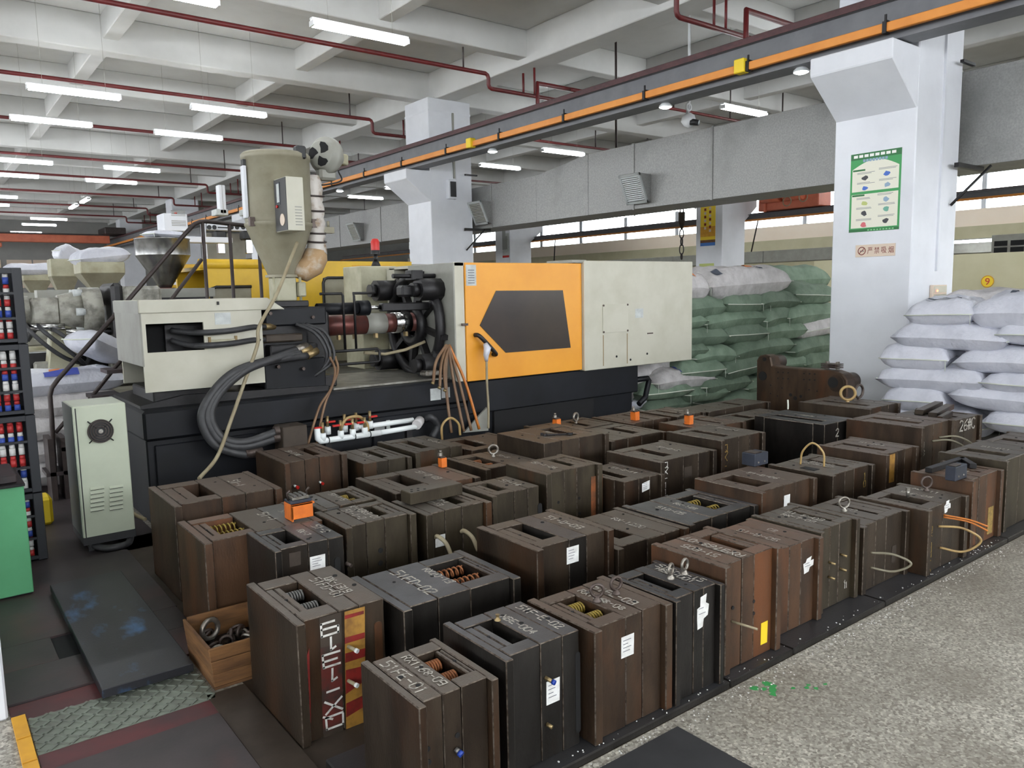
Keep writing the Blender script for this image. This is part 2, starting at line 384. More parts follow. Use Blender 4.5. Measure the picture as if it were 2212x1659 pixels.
def strokes(mb, txt, org, u, v, h, w=None, vert=False, flip=False, jit=.12, rnd=None, wx=1.0):
    """hand lettering: org = start, u = reading direction, v = up direction of the letters, h = letter height; vert stacks the letters"""
    rnd = rnd or random
    org = Vector(org); u = Vector(u).normalized(); v = Vector(v).normalized(); n = u.cross(v)
    w = w or h*.1; k = h/6; pen = 0.0
    for ch in txt:
        for st in GL.get(ch, []):
            pts = []
            for (x, y) in st:
                x += rnd.uniform(-jit, jit)*2; y += rnd.uniform(-jit, jit)*2
                if flip: x, y = 4-x, 6-y
                pts.append(org + (u*(x*k*wx) + v*(y*k-pen) if vert else u*(pen+x*k) + v*(y*k)))
            for a, b in zip(pts, pts[1:]):
                d = (b-a)
                if d.length < 1e-6: continue
                d.normalize(); s = n.cross(d)*(w/2); e = d*(w*.4)
                mb.add([a-e-s, b+e-s, b+e+s, a-e+s], [(0, 1, 2, 3)])
        pen += h*1.28 if vert else k*5.3
    return pen
def thicken(mb, n, t):
    """turn flat lettering quads into thin solid strokes of thickness t along n"""
    o = MB(); n = Vector(n)*t
    for f in mb.f:
        q = [mb.v[i] for i in f]; m = len(q)
        o.add(q+[p+n for p in q], [tuple(range(m))[::-1], tuple(range(m, 2*m))]+[(i, (i+1) % m, m+(i+1) % m, m+i) for i in range(m)])
    return o
def font_text(txt, org, u, v, h, width=None):
    """type-set lettering as mesh"""
    cu = bpy.data.curves.new('t', 'FONT'); cu.body = txt; cu.size = 1.0; cu.resolution_u = 3
    ob = bpy.data.objects.new('t', cu); COL.objects.link(ob)
    dg = bpy.context.evaluated_depsgraph_get()
    me = bpy.data.meshes.new_from_object(ob.evaluated_get(dg))
    vs = [p.co.copy() for p in me.vertices]; fs = [tuple(p.vertices) for p in me.polygons]
    bpy.data.objects.remove(ob); bpy.data.curves.remove(cu); bpy.data.meshes.remove(me)
    mb = MB()
    if not vs: return mb
    x0 = min(p.x for p in vs); x1 = max(p.x for p in vs); y0 = min(p.y for p in vs); y1 = max(p.y for p in vs)
    org = Vector(org); u = Vector(u); v = Vector(v)
    kx = (width/(x1-x0)) if width else h/(y1-y0)
    mb.add([org+u*((p.x-x0)*kx)+v*((p.y-y0)*h/(y1-y0)) for p in vs], fs)
    return mb
# ================================================================== the hall
f = MB().box(-12, 31, -8, 48, -.2, 0).build('floor', K['terrazzo'], origin=(0, 0, 0)); struct(f)
tag(f, 'speckled grey beige terrazzo floor of the factory hall')
ce = MB().box(-12, 31, -8, 48, 6.0, 6.15).build('ceiling', K['ceil'], origin=(0, 0, 6)); struct(ce)
tag(ce, 'white painted concrete ceiling with a grid of beams')
COLY = [4.485, 14.095, 23.7, 33.3, 42.9]
for y in COLY+[-5.1]:
    MB().box(-12, 31, y-.16, y+.16, 5.45, 6.0).build('beam', K['ceil'], ce, .012)
    for k in (1, 2):
        MB().box(-12, 31, y+3.2*k-.12, y+3.2*k+.12, 5.55, 6.0).build('beam', K['ceil'], ce, .012)
for x in (8.72, 17.9, 26.6, -.5, -9.0):
    MB().box(x, x+.46, -8, 48, 5.45, 6.0).build('beam', K['ceil'], ce, .012)
for x in (2.75, 5.9, 11.7, 14.8, 20.9, 23.9, -3.5, -6.4):
    MB().box(x, x+.24, -8, 48, 5.64, 6.0).build('beam', K['ceil'], ce, .012)
# columns with corbels
def column(x0, y, sgn, lab, nm='column'):
    m = MB().box(x0, x0+1.02, y-.455, y+.455, 0, 5.45)
    c = m.build(nm, K['wall_white'], None, .012); struct(c); tag(c, lab)
    xe = x0 if sgn < 0 else x0+1.02
    MB().prism([(xe-sgn*.02, 3.4), (xe+sgn*.55, 3.83), (xe+sgn*.55, 4.02), (xe-sgn*.02, 4.02)], 1, y-.452, y+.452).build('corbel', K['wall_white'], c, .01)
    MB().box(x0+.2, x0+.8, y-.36, y+.36, 5.3, 5.5).build('column_head', K['ceil'], c, .01)
    MB().box(x0-.004, x0+1.024, y-.459, y+.459, 5.18, 5.22).build('cornice', K['wall_white'], c)
    return c
cols = []
names = ['white concrete column nearest the moulds, carrying the green poster', 'second white concrete column along the crane rail, with the wall speaker',
         'third white column along the crane rail, far down the hall', 'fourth white column along the crane rail, far down the hall', 'fifth white column along the crane rail at the far end']
for y, n in zip(COLY, names): cols.append(column(8.5, y, -1, n))
for y, n in zip(COLY[1:3], ['white column of the next bay, carrying the yellow poster', 'white column of the next bay, carrying the tall grey notice']):
    column(17.886, y, 1, n)
cl = MB().box(-.6, .158, 3.42, 4.3, 0, 5.45).build('column', K['wall_white'], None, .008); struct(cl); tag(cl, 'chipped white column at the left edge beside the green bench')
# conduit strips on the column flanks
for y, z0 in ((4.03, 1.72), (13.64, 3.9)):
    MB().box(9.06, 9.10, y-.024, y+.002, z0, 5.2).build('conduit', K['grey_side'] if y > 9 else K['wall_white'], cols[0 if y < 9 else 1])

# outer walls
def wallx(name, x, y0, y1, strip, lab, mt, lower=None):
    w = tag(struct(MB().box(x, x+.3, y0, y1, 0, strip[0]).build(name, mt, origin=(x, 0, 0))), lab)
    MB().box(x, x+.3, y0, y1, strip[1], 6.0).build('upper_wall', mt, w)
    n = int((y1-y0)/3.1)
    for i in range(n+1):
        y = y0+(y1-y0)*i/n
        MB().box(x+.05, x+.25, y-.05, y+.05, strip[0], strip[1]).build('mullion', K['wall_white'], w)
    if lower: MB().box(x-.02, x, y0, y1, 0, lower[0]).build('lower_wall', lower[1], w)
    return w
wr = wallx('wall_right', 27, -8, 48, (3.87, 5.9), 'peach painted far wall with a bright strip of windows', K['peach'], (3.34, K['beige']))
for i in range(17):
    a = -8+i*3.29
    wi = MB().box(27.14, 27.152, a+.06, a+3.23, 3.88, 5.89).build('window_%d' % (i+1), K['glass']); struct(wi)
    tag(wi, 'long bright window pane in the strip of the far wall')
wl = wallx('wall_left', -12.3, -8, 48, (2.4, 4.6), 'white wall on the side of the hall behind the camera', K['wall_white'])
wb = MB().box(-12, 31, 46.5, 46.8, 0, 6).build('wall_back', K['greywall'], origin=(0, 46.5, 0)); struct(wb); tag(wb, 'grey end wall far down the hall')
for a, b in ((2.0, 3.75), (4.0, 6.2), (-.6, 1.6)):
    MB().box(a, b, 46.42, 46.5, 2.2, 3.6).build('shutter_panel', K['sign_beige'], wb)
    MB().box((a+b)/2-.03, (a+b)/2+.03, 46.4, 46.42, 2.2, 3.6).build('shutter_seam', K['greywall'], wb)
wf = MB().box(-12, 31, -8.3, -8, 0, 2.4).build('wall_front', K['wall_white'], origin=(0, -8, 0)); struct(wf); tag(wf, 'white wall of the hall behind the camera')
MB().box(-12, 31, -8.3, -8, 4.4, 6).build('upper_wall', K['wall_white'], wf)
for i in range(14): MB().box(-12+i*3.3, -11.9+i*3.3, -8.25, -8.05, 2.4, 4.4).build('mullion', K['wall_white'], wf)
# beige partition of bay nine
pt = MB().box(14.0, 14.12, -6, 8.5, 0, 2.05).build('partition', K['beige'], None, .004, origin=(14, 0, 0)); struct(pt); tag(pt, 'beige low partition wall behind the white sacks')

# ================================================================== crane runway of the near bay
gr = thing('crane_runway', 'grey crane runway girder with dark red rail and orange conductor bar', 'crane rail', (8.2, 20, 4.03))
g = MB()
for (a, b, c, d) in ((8.06, 8.36, 4.03, 4.06), (8.13, 8.29, 4.06, 4.42), (8.06, 8.36, 4.42, 4.45)): g.box(a, b, -4, 44, c, d)
g.build('girder', K['girder'], gr)
MB().box(8.15, 8.27, -4, 44, 4.45, 4.53).build('rail', K['rail_red'], gr, .008)
MB().box(8.05, 8.062, -4, 44, 4.418, 4.452).build('flange_lip', K['rail_red'], gr)
MB().box(7.98, 8.04, -4, 44, 4.1, 4.19).build('conductor_bar', K['conductor'], gr, .006)
for i in range(22):
    y = .9+i*1.62
    MB().box(7.965, 8.05, y-.02, y+.02, 4.085, 4.2).box(7.99, 8.2, y-.015, y+.015, 4.2, 4.215).box(7.985, 8.0, y-.01, y+.01, 4.2, 4.27).build('bracket', K['black_iron'], gr)
for y in (5.85, 11.45, 17.9):
    MB().box(7.93, 8.05, y-.07, y+.07, 4.08, 4.24).build('junction_box', K['sign_yellow'], gr, .01)
# downlights below the girder
for i, y in enumerate((5.2, 7.2, 11.1, 17.15)):
    t = thing('downlight', ('round downlight under the crane girder, %s' % ['beside the near column', 'left of the hanging camera', 'above the grey duct end', 'right of the blower'][i]), 'downlight', (8.2, y, 4.0), 'downlights under the crane girder')
    MB().lathe([(.055, .03), (.085, .0), (.085, -.02)], (8.2, y, 4.0), 20).build('housing', K['lamp_body'], t)
    MB().lathe([(.08, -.021), (.05, -.034), (.001, -.036)], (8.2, y, 4.0), 20).build('lens', K['spot'], t)

# ================================================================== galvanised air duct with grilles
du = thing('air_duct', 'long galvanised sheet metal air duct running behind the white columns', 'duct', (10.1, 10, 2.9))
def ductseg(y0, y1, zt0, zt1, nm='duct_section'):
    MB().add([(9.7, y0, 2.9), (10.5, y0, 2.9), (10.5, y0, zt0), (9.7, y0, zt0), (9.7, y1, 2.9), (10.5, y1, 2.9), (10.5, y1, zt1), (9.7, y1, zt1)],
             [(0,1,2,3),(4,5,6,7),(0,1,5,4),(1,2,6,5),(2,3,7,6),(3,0,4,7)]).build(nm, K['galv'], du, .004)
segs = [-3, -1, 1, 3.05, 5.45, 7.6, 9.2, 10.3]
for a, b in zip(segs, segs[1:]): ductseg(a+.004, b-.004, 3.96, 3.96)
ductseg(10.304, 11.75, 3.96, 3.77, 'reducer')
segs = [11.75, 13.2, 15.6, 18, 20.4, 22.8, 25.2, 27.6, 30]
for a, b in zip(segs, segs[1:]): ductseg(a+.004, b-.004, 3.77, 3.77)
for y in (-1, 1, 3.05, 5.45, 7.6, 9.2, 13.2, 15.6, 18, 20.4):
    MB().box(9.685, 9.7, y-.018, y+.018, 2.89, 3.97 if y < 10 else 3.78).build('flange', K['galv'], du)
for (cx, cy, w, h) in ((1368, 408, .46, .5), (1033, 460, .46, .5), (764, 501, .46, .5)):
    p = onx(cx, cy, 9.5)
    g = Matrix.Translation(p) @ Matrix.Rotation(math.radians(-24), 4, 'Y')
    v = thing('air_vent', 'slatted %s grille angled out from the grey duct, %s' % (('pale', 'largest, over the press door') if cx > 1300 else (('dark', 'beside the second column') if cx > 1000 else ('dark', 'furthest down the hall'))), 'vent', p)
    fr = MB()
    for (a, b, c, d) in ((-w/2, w/2, h/2-.04, h/2), (-w/2, w/2, -h/2, -h/2+.04), (-w/2, -w/2+.04, -h/2, h/2), (w/2-.04, w/2, -h/2, h/2)):
        fr.box(-.02, .01, a, b, c, d, g)
    fr.build('frame', K['grille'], v)
    for i in range(13):
        z = -h/2+.06+i*(h-.12)/12
        MB().box(-.014, .012, -w/2+.03, w/2-.03, z-.009, z+.009, g @ Matrix.Translation((0, 0, z)) @ Matrix.Rotation(.5, 4, 'Y') @ Matrix.Translation((0, 0, -z))).build('slat', K['grille'] if cx > 1300 else K['grey_side'], v)
    bx = MB()
    bx.add([g @ Vector((.012, sy*(w/2-.01), sz*(h/2-.01))) for sy in (-1, 1) for sz in (-1, 1)]+[Vector((9.72, p.y+sy*w*.42, p.z+sz*h*.45)) for sy in (-1, 1) for sz in (-1, 1)],
           [(0,1,3,2),(0,1,5,4),(1,3,7,5),(3,2,6,7),(2,0,4,6)]).build('hood', K['galv'], v)
# duct brackets on the columns
for y in (4.03, 13.64):
    t = thing('duct_bracket', 'dark angle iron bracket holding the duct %s column' % ('at the near' if y < 9 else 'at the second'), 'bracket', (9.4, y-.1, 2.85))
    MB().box(9.25, 9.9, y-.12, y-.07, 2.85, 2.9).build('arm', K['black_iron'], t)
    MB().tube([(9.33, y-.02, 2.45), (9.62, y-.3, 2.87)], .016, 6).build('brace', K['black_iron'], t)
    MB().box(9.3, 9.6, y-.1, y-.06, 3.97, 4.0).build('upper_arm', K['black_iron'], t)
for i, (a, b) in enumerate((((1290, 120), (1331, 310)), ((940, 390), (985, 545)), ((1640, 470), (1622, 545)))):
    if i == 2: continue
    p = onz(a[0], a[1], 5.5); q = onx(b[0], b[1], 9.75)
    tag(MB().tube([(9.75, q.y, 6.0), (9.75, q.y, 3.7)], .02, 6).build('hanger_rod', K['rail_tube']), 'thin dark rod hanging the duct from the ceiling, %s' % ['right of the second column', 'left of the second column'][i], 'hanger rod')

# ================================================================== fire pipes under the ceiling
def pipe_run(y, z, x0, x1, zd, xe, lab, hang=True):
    t = thing('fire_pipe', lab, 'pipe', (x0, y, z), 'red sprinkler pipes')
    r = .034
    pts = [(x0, y, z), (x1-.06, y, z), (x1-.02, y, z-.02), (x1, y, z-.06), (x1, y, zd+.06), (x1+.02, y, zd+.02), (x1+.06, y, zd), (xe, y, zd)]
    MB().tube(pts, r, 10).build('pipe', K['pipe_red'], t)
    if hang:
        for x in (x0+1.4, x0+4.1, x1-.5):
            MB().tube([(x, y, z+.02), (x, y, z+.55)], .014, 6).build('hanger', K['rail_tube'], t)
    for x, h in ((x1+.75, .35), (x1+1.0, .5)):
        MB().tube([(x, y, zd), (x, y, zd+h)], .02, 6).build('riser', K['pipe_red'], t)
    return t
for i, (y, z, zd) in enumerate(((6.85, 5.3, 5.0), (10.9, 5.2, 4.97), (15.05, 5.2, 4.93), (18.7, 5.2, 4.95), (23.1, 5.2, 4.95), (26.5, 5.2, 4.95), (30.6, 5.2, 4.95), (34.6, 5.2, 4.95), (38.5, 5.2, 4.95))):
    pipe_run(y, z, -6, 8.0, zd, 9.9, 'dark red sprinkler pipe crossing the ceiling, %s row from the camera' % ['first', 'second', 'third', 'fourth', 'fifth', 'sixth', 'seventh', 'eighth', 'ninth'][i])
for i, (p0, p1) in enumerate((((1110, 297), (1290, 325)), ((1395, 224), (1570, 262)), ((720, 365), (860, 385)))):
    a = onz(*p0, 5.1); b = onz(*p1, 5.1)
    t = thing('fire_pipe', 'thin red sprinkler pipe of the next bay, %s' % ['over the duct reducer', 'behind the hanging camera', 'above the far tube lamps'][i], 'pipe', (a.x, a.y, 5.1), 'red sprinkler pipes')
    MB().tube([(9.6, a.y, 5.1), (17, a.y, 5.1)], .03, 8).build('pipe', K['pipe_red'], t)
    for x in (a.x+.8, a.x+2.6, a.x+4.5): MB().tube([(x, a.y, 5.1), (x, a.y, 6.0)], .018, 6).build('hanger', K['rail_tube'], t)
t = thing('fire_pipe', 'dark red pipe loop rising above the crane girder', 'pipe', (8.6, 9.6, 4.6), 'red sprinkler pipes')
for (p, q, r) in (((1161, 215), (1161, 180), (1226, 191)), ((1612, 75), (1612, 22), (1700, 48))):
    a, b, c = onx(*p, 8.9), onx(*q, 8.9), ony(*r, onx(*q, 8.9).y)
    MB().tube([a-Vector((0, 0, .4)), b, Vector((c.x+.6, b.y, b.z))], .04, 10).build('loop', K['pipe_red'], t)

# ================================================================== tube lamps
def tube_lamp(x, y, lab, along='x', z=4.6, dim=False):
    t = thing('tube_light', lab, 'ceiling lamp', (x, y, z), 'fluorescent tube lamps')
    a = (.62, .035) if along == 'x' else (.035, .62)
    MB().box(x-a[0], x+a[0], y-a[1], y+a[1], z+.05, z+.075).build('housing', K['lamp_body'], t, .004)
    d = Vector((.59, 0, 0)) if along == 'x' else Vector((0, .59, 0)); s = Vector((0, .036, 0)) if along == 'x' else Vector((.036, 0, 0))
    c = Vector((x, y, z+.012))
    for k in (-1, 1): MB().cyl(c-d+s*k, c+d+s*k, .031, n=6).build('tube', K['tube'], t)
    for k in (-1, 1):
        MB().cbox(c+d*k*1.03, (.02, .11, .06) if along == 'x' else (.11, .02, .06)).build('end_cap', K['lamp_body'], t)
        MB().tube([c+d*k*.7+Vector((0, 0, .06)), c+d*k*.7+Vector((0, 0, 1.39))], .002, 4).build('suspension_wire', K['grey_side'], t)
rows = [6.15, 8.55, 13.3, 15.65, 20.4, 22.8, 27.6, 30.0, 34.4, 37.2, 41.7]
num = ['second', 'third', 'fourth', 'fifth', 'sixth', 'seventh', 'eighth', 'ninth', 'tenth', 'eleventh', 'twelfth']
for y, n in zip(rows, num):
    if y not in (27.6, 30.0):
        tube_lamp(4.45, y, 'white tube lamp over the machines, right line, %s row from the camera' % n)
    if y < 34: tube_lamp(2.2, y, 'white tube lamp over the machines, left line, %s row from the camera' % n)
    if y < 26: tube_lamp(11.78, y, 'white tube lamp of the bay beyond the crane girder, %s row from the camera' % n)
for y, r in ((-1.0, 'first'), (1.35, 'second')):
    for x, l in ((2.2, 'near the molds'), (4.45, 'over the front row'), (11.78, 'beyond the crane girder'), (14.0, 'above the beige partition'), (-4.0, 'in the left aisle')): tube_lamp(x, y, 'white tube lamp of the %s row behind the camera, %s' % (r, l))
for x, s in ((21.2, 'near'), (24.4, 'far')):  # extra lamps added only to brighten the far wall and its bay
    for i, y in enumerate((1.3, 4.5, 7.7, 10.9, 14.1, 17.3, 20.5, 23.7)): tube_lamp(x, y, 'added fill lamp of the window bay, %s line, %s from the camera' % (s, num[i]), 'y')
for y, r in ((6.15, 'first'), (8.55, 'second'), (13.3, 'third'), (20.4, 'fourth')): tube_lamp(-4.0, y, 'white tube lamp of the aisle left of the machines, %s' % r)
p = onz(184, 434, 4.6); q = onz(159, 447, 4.6)
tube_lamp(p.x, p.y, 'short looking tube lamp turned lengthwise, nearer of two', 'y'); tube_lamp(q.x, q.y, 'short looking tube lamp turned lengthwise, further of two', 'y')

# dome camera on a stalk
c = onx(1487, 262, 9.3); t = thing('security_camera', 'white security camera hanging on a curly stalk above the duct', 'camera', (c.x, c.y, c.z))
MB().tube([(c.x, c.y, 5.5), (c.x+.02, c.y, c.z+.3), (c.x, c.y+.02, c.z+.12)], .02, 8).build('stalk', K['lamp_body'], t)
MB().torus((0, 0, 0), .05, .018, Matrix.Translation(c+Vector((0, 0, .2))), 14, 6).build('cable_coil', K['lamp_body'], t)
MB().lathe([(.03, .12), (.09, .08), (.11, .0), (.06, -.07), (.01, -.09)], c, 18).build('head', K['lamp_body'], t)
MB().cyl(c+Vector((-.02, -.06, -.02)), c+Vector((.03, -.17, -.05)), .05, .04, 12).build('lens', K['fan_black'], t)

# ================================================================== far bay: second crane runway, hoist, low duct, notices
g2 = thing('crane_runway', 'far grey crane runway girder in front of the bright windows', 'crane rail', (19.2, 14, 3.4))
g = MB()
for (a, b, c, d) in ((19.05, 19.35, 3.44, 3.46), (19.1, 19.3, 3.46, 3.58), (19.05, 19.35, 3.58, 3.6)): g.box(a, b, -4, 40, c, d)
g.build('girder', K['girder'], g2)
MB().box(18.98, 19.03, -4, 40, 3.4, 3.45).build('conductor_bar', K['conductor'], g2)
MB().box(19.14, 19.26, -4, 40, 3.6, 3.63).build('rail', K['rail_red'], g2)
ho = onx(1690, 432, 18.8); t = thing('crane_trolley', 'orange crane trolley standing on the far runway', 'crane', ho)
bx = lambda a, b, nm, m, e=.01: MB().box(a[0], b[0], min(a[1], b[1]), max(a[1], b[1]), min(a[2], b[2]), max(a[2], b[2])).build(nm, m, t, e)
a = onx(1626, 448, 18.6); b = onx(1757, 418, 18.6)
MB().box(18.85, 19.45, b.y, a.y, 3.631, 4.05).build('end_carriage', K['crane_orange'], t, .02)
for k, (u, v) in enumerate(((1668, 428), (1716, 428))):
    p = onx(u, v, 18.75); p.z = 3.95; MB().cyl(p-Vector((0, .25, 0)), p+Vector((0, .3, 0)), .13, n=14).build('motor', K['crane_orange'], t)
for (u, v) in ((1735, 425), (1700, 435)):
    p = onx(u, v, 18.5); MB().torus((0, 0, 0), .12, .014, Matrix.Translation(p) @ Matrix.Rotation(math.pi/2, 4, 'Z'), 16, 6).build('cable_loop', K['cable_tan'], t)
p = onx(1650, 465, 18.8); MB().box(18.8, 18.88, p.y-.04, p.y+.04, 3.6, 4.0).build('buffer', K['crane_orange'], t, .01)
# chain hook of the far hoist
h0 = onx(1473, 440, 18.6); t = thing('crane_hook', 'hanging crane hook with chain above the press cover', 'hook', (h0.x, h0.y, onx(1473, 560, 18.6).z))
MB().box(h0.x-.1, h0.x+.1, h0.y-.16, h0.y+.16, h0.z, h0.z+.5).build('hoist_body', K['steel_block'], t, .01)
z = h0.z
zs = [onx(1473, v, 18.6).z for v in (462, 495, 515, 530, 548, 560)]
MB().tube([(h0.x, h0.y, z+.5), (h0.x, h0.y, 5.99)], .02, 6).build('suspension_rod', K['rail_tube'], t)
MB().tube([(h0.x, h0.y-.06, z), (h0.x, h0.y-.06, zs[0])], .02, 6).build('rope', K['rail_tube'], t)
MB().tube([(h0.x, h0.y+.06, z), (h0.x, h0.y+.06, zs[0])], .02, 6).build('rope', K['rail_tube'], t)
MB().tubes([((h0.x, h0.y, zs[0]+.05), .1), ((h0.x, h0.y, (zs[0]+zs[1])/2), .1), ((h0.x, h0.y, zs[1]), .03)], 10).build('hook_block', K['steel_block'], t)
for i, (za, zb) in enumerate(((zs[1], zs[2]), (zs[2]+.02, zs[3]), (zs[3]+.02, zs[4]-.02), (zs[4], zs[5]))):
    c = Vector((h0.x, h0.y, (za+zb)/2)); r = abs(za-zb)/2
    mx = Matrix.Translation(c) @ Matrix.Rotation(math.pi/2*(1-(i % 2)*.3), 4, 'Z') @ Matrix.Diagonal((.55, 1, 1, 1))
    MB().torus((0, 0, 0), r, .022, mx, 16, 6).build('chain_link', K['rail_tube'], t)
t = thing('low_duct', 'low grey duct along the foot of the far peach wall', 'duct', (23.5, 14, 2.37))
for i in range(8):
    MB().box(23.2, 24.0, -4+i*4, -.02+i*4, 2.37, 2.76).build('duct_section', K['grey_side'], t, .01)
for (u, v) in ((1622, 540), (1196, 545)):
    a = onx(u, v, 23.6); tag(MB().tube([(23.6, a.y, 2.7), (23.2, a.y-.6, 4.0)], .025, 6).build('stay_rod', K['rail_tube']), 'thin dark stay rod leaning over the low duct, %s' % ('right of the yellow poster' if u > 1500 else 'behind the press'), 'rod')
# strip lamp and window unit beyond the partition
a = onx(2060, 522, 24); b = onx(2165, 514, 24)
t = thing('strip_light', 'long thin glowing strip lamp beyond the beige partition', 'lamp', a)
MB().box(22.6, 22.66, onx(2168, 514, 22.6).y, onx(2050, 522, 22.6).y, 2.66, 2.7).build('housing', K['lamp_body'], t)
MB().cyl((22.56, onx(2166, 514, 22.6).y, 2.65), (22.56, onx(2052, 522, 22.6).y, 2.65), .03, n=8).build('tube', K['tube'], t)
c = onx(2180, 528, 22.4); t = thing('window_air_unit', 'grey air unit with four dark openings above the partition', 'air unit', c)
MB().box(22.4, 23.1, c.y-.5, c.y+.42, c.z-.32, c.z+.26).build('casing', K['grey_side'], t, .01)
for i in (-1, 1):
    for j in (-1, 1): MB().box(22.37, 22.41, c.y+i*.19-.15, c.y+i*.19+.15, c.z-.05+j*.085-.065, c.z-.05+j*.085+.065).build('opening', K['dark_slot'], t)
# number nine sign
c = onx(2133, 608, 13.985); t = thing('number_sign', 'round yellow sign with a red number nine on the beige partition', 'sign', c)
MB().cyl((13.985, c.y, c.z), (13.999, c.y, c.z), .093, n=28).build('disc', K['sign_yellow'], t)
MB().torus((0, 0, 0), .092, .007, Matrix.Translation((13.985, c.y, c.z)) @ Matrix.Rotation(math.pi/2, 4, 'Z'), 28, 6).build('rim', K['paint_line_yellow'], t)
thicken(font_text('9', (13.984, c.y+.035, c.z-.056), (0, -1, 0), (0, 0, 1), .112, .07), (-1, 0, 0), .003).build('numeral', K['valve_red'], t)
# ================================================================== steel base plates and injection moulds
rng = random.Random(11)
fz = MB().box(.956, 7.3, 1.81, 5.6, .0001, .0003).build('floor_section', K['steel_block']); struct(fz); tag(fz, 'dirty brown floor under the rows of moulds')
for i, (a, b, w) in enumerate(((.98, 2.46, .0), (2.465, 2.9, .03), (2.905, 3.7, .0), (3.705, 5.2, .0), (5.205, 7.2, .0))):
    o = MB().box(a, b, 1.81-w*0, 2.36, 0, .03).build('base_plate', K['black'], None, .005)
    tag(o, 'long dark steel base plate under the front row of moulds, %s from the camera end' % ['first', 'second', 'third', 'fourth', 'fifth'][i], 'steel plate')
MOLD = {
'A1': (1.047, 1.334, 1.83, 2.197, .42), 'A2': (1.38, 1.712, 1.856, 2.227, .445), 'A3': (1.734, 2.135, 1.826, 2.196, .445), 'A4': (2.144, 2.435, 1.82, 2.18, .445),
'A5': (2.472, 2.862, 1.846, 2.245, .49), 'A6': (2.88, 3.278, 1.9, 2.306, .435), 'A7': (3.302, 3.655, 1.927, 2.319, .44), 'A8': (3.68, 4.162, 1.92, 2.333, .385),
'A9': (4.182, 4.676, 1.832, 2.23, .392), 'A10': (4.782, 5.226, 1.858, 2.217, .45), 'A11': (5.297, 5.91, 1.869, 2.283, .485), 'A12': (5.95, 6.5, 1.88, 2.3, .47),
'B1': (.96, 1.314, 2.505, 3.018, .46), 'B2': (1.352, 1.912, 2.451, 2.906, .42), 'B3': (2.014, 2.478, 2.471, 2.922, .5), 'B4': (2.488, 2.995, 2.458, 2.963, .402),
'B5': (3.002, 3.576, 2.46, 2.942, .41), 'B6': (3.586, 4.137, 2.448, 2.915, .475), 'B7': (4.286, 4.79, 2.439, 2.889, .455), 'B8': (4.924, 5.372, 2.436, 2.93, .49),
'C1': (.953, 1.525, 3.546, 4.005, .49), 'C1b': (1.142, 1.474, 3.178, 3.542, .505), 'C2': (1.532, 1.92, 3.306, 3.673, .5), 'C3': (1.964, 2.376, 3.288, 3.652, .48),
'C4': (2.417, 2.766, 3.342, 3.702, .485), 'C5': (2.827, 3.281, 3.37, 3.762, .535), 'C6': (3.31, 3.652, 3.196, 3.668, .44), 'C7': (3.675, 4.24, 3.251, 3.744, .5),
'C8': (4.365, 4.882, 3.31, 3.814, .535), 'C9': (5.566, 6.016, 3.227, 3.915, .51), 'C10': (5.824, 6.358, 2.627, 3.219, .535), 'C11': (6.409, 7.093, 2.71, 3.25, .48),
'D1': (.99, 1.57, 4.185, 4.749, .52), 'D2': (1.59, 1.946, 3.706, 4.078, .49), 'D3': (2.06, 2.647, 3.773, 4.278, .48), 'D4': (2.878, 3.33, 4.043, 4.543, .44),
'D5': (3.36, 3.962, 4.002, 4.597, .55), 'D6': (3.999, 4.608, 4.015, 4.557, .48), 'D8': (4.829, 5.377, 3.834, 4.302, .49), 'D9': (5.42, 6.2, 3.94, 4.3, .46), 'D10': (6.476, 7.02, 3.364, 4.052, .52),
'E1': (1.819, 2.261, 4.795, 5.334, .52), 'E2': (2.318, 2.683, 4.654, 5.188, .46), 'E3': (2.734, 3.15, 4.694, 5.27, .47), 'E4': (3.19, 3.723, 4.631, 5.178, .43),
'E6': (4.026, 4.704, 4.642, 5.095, .455), 'E7': (4.736, 5.228, 4.503, 5.011, .46), 'E8': (5.236, 5.628, 4.445, 4.912, .47), 'E9': (5.678, 6.64, 4.454, 4.838, .46),
}
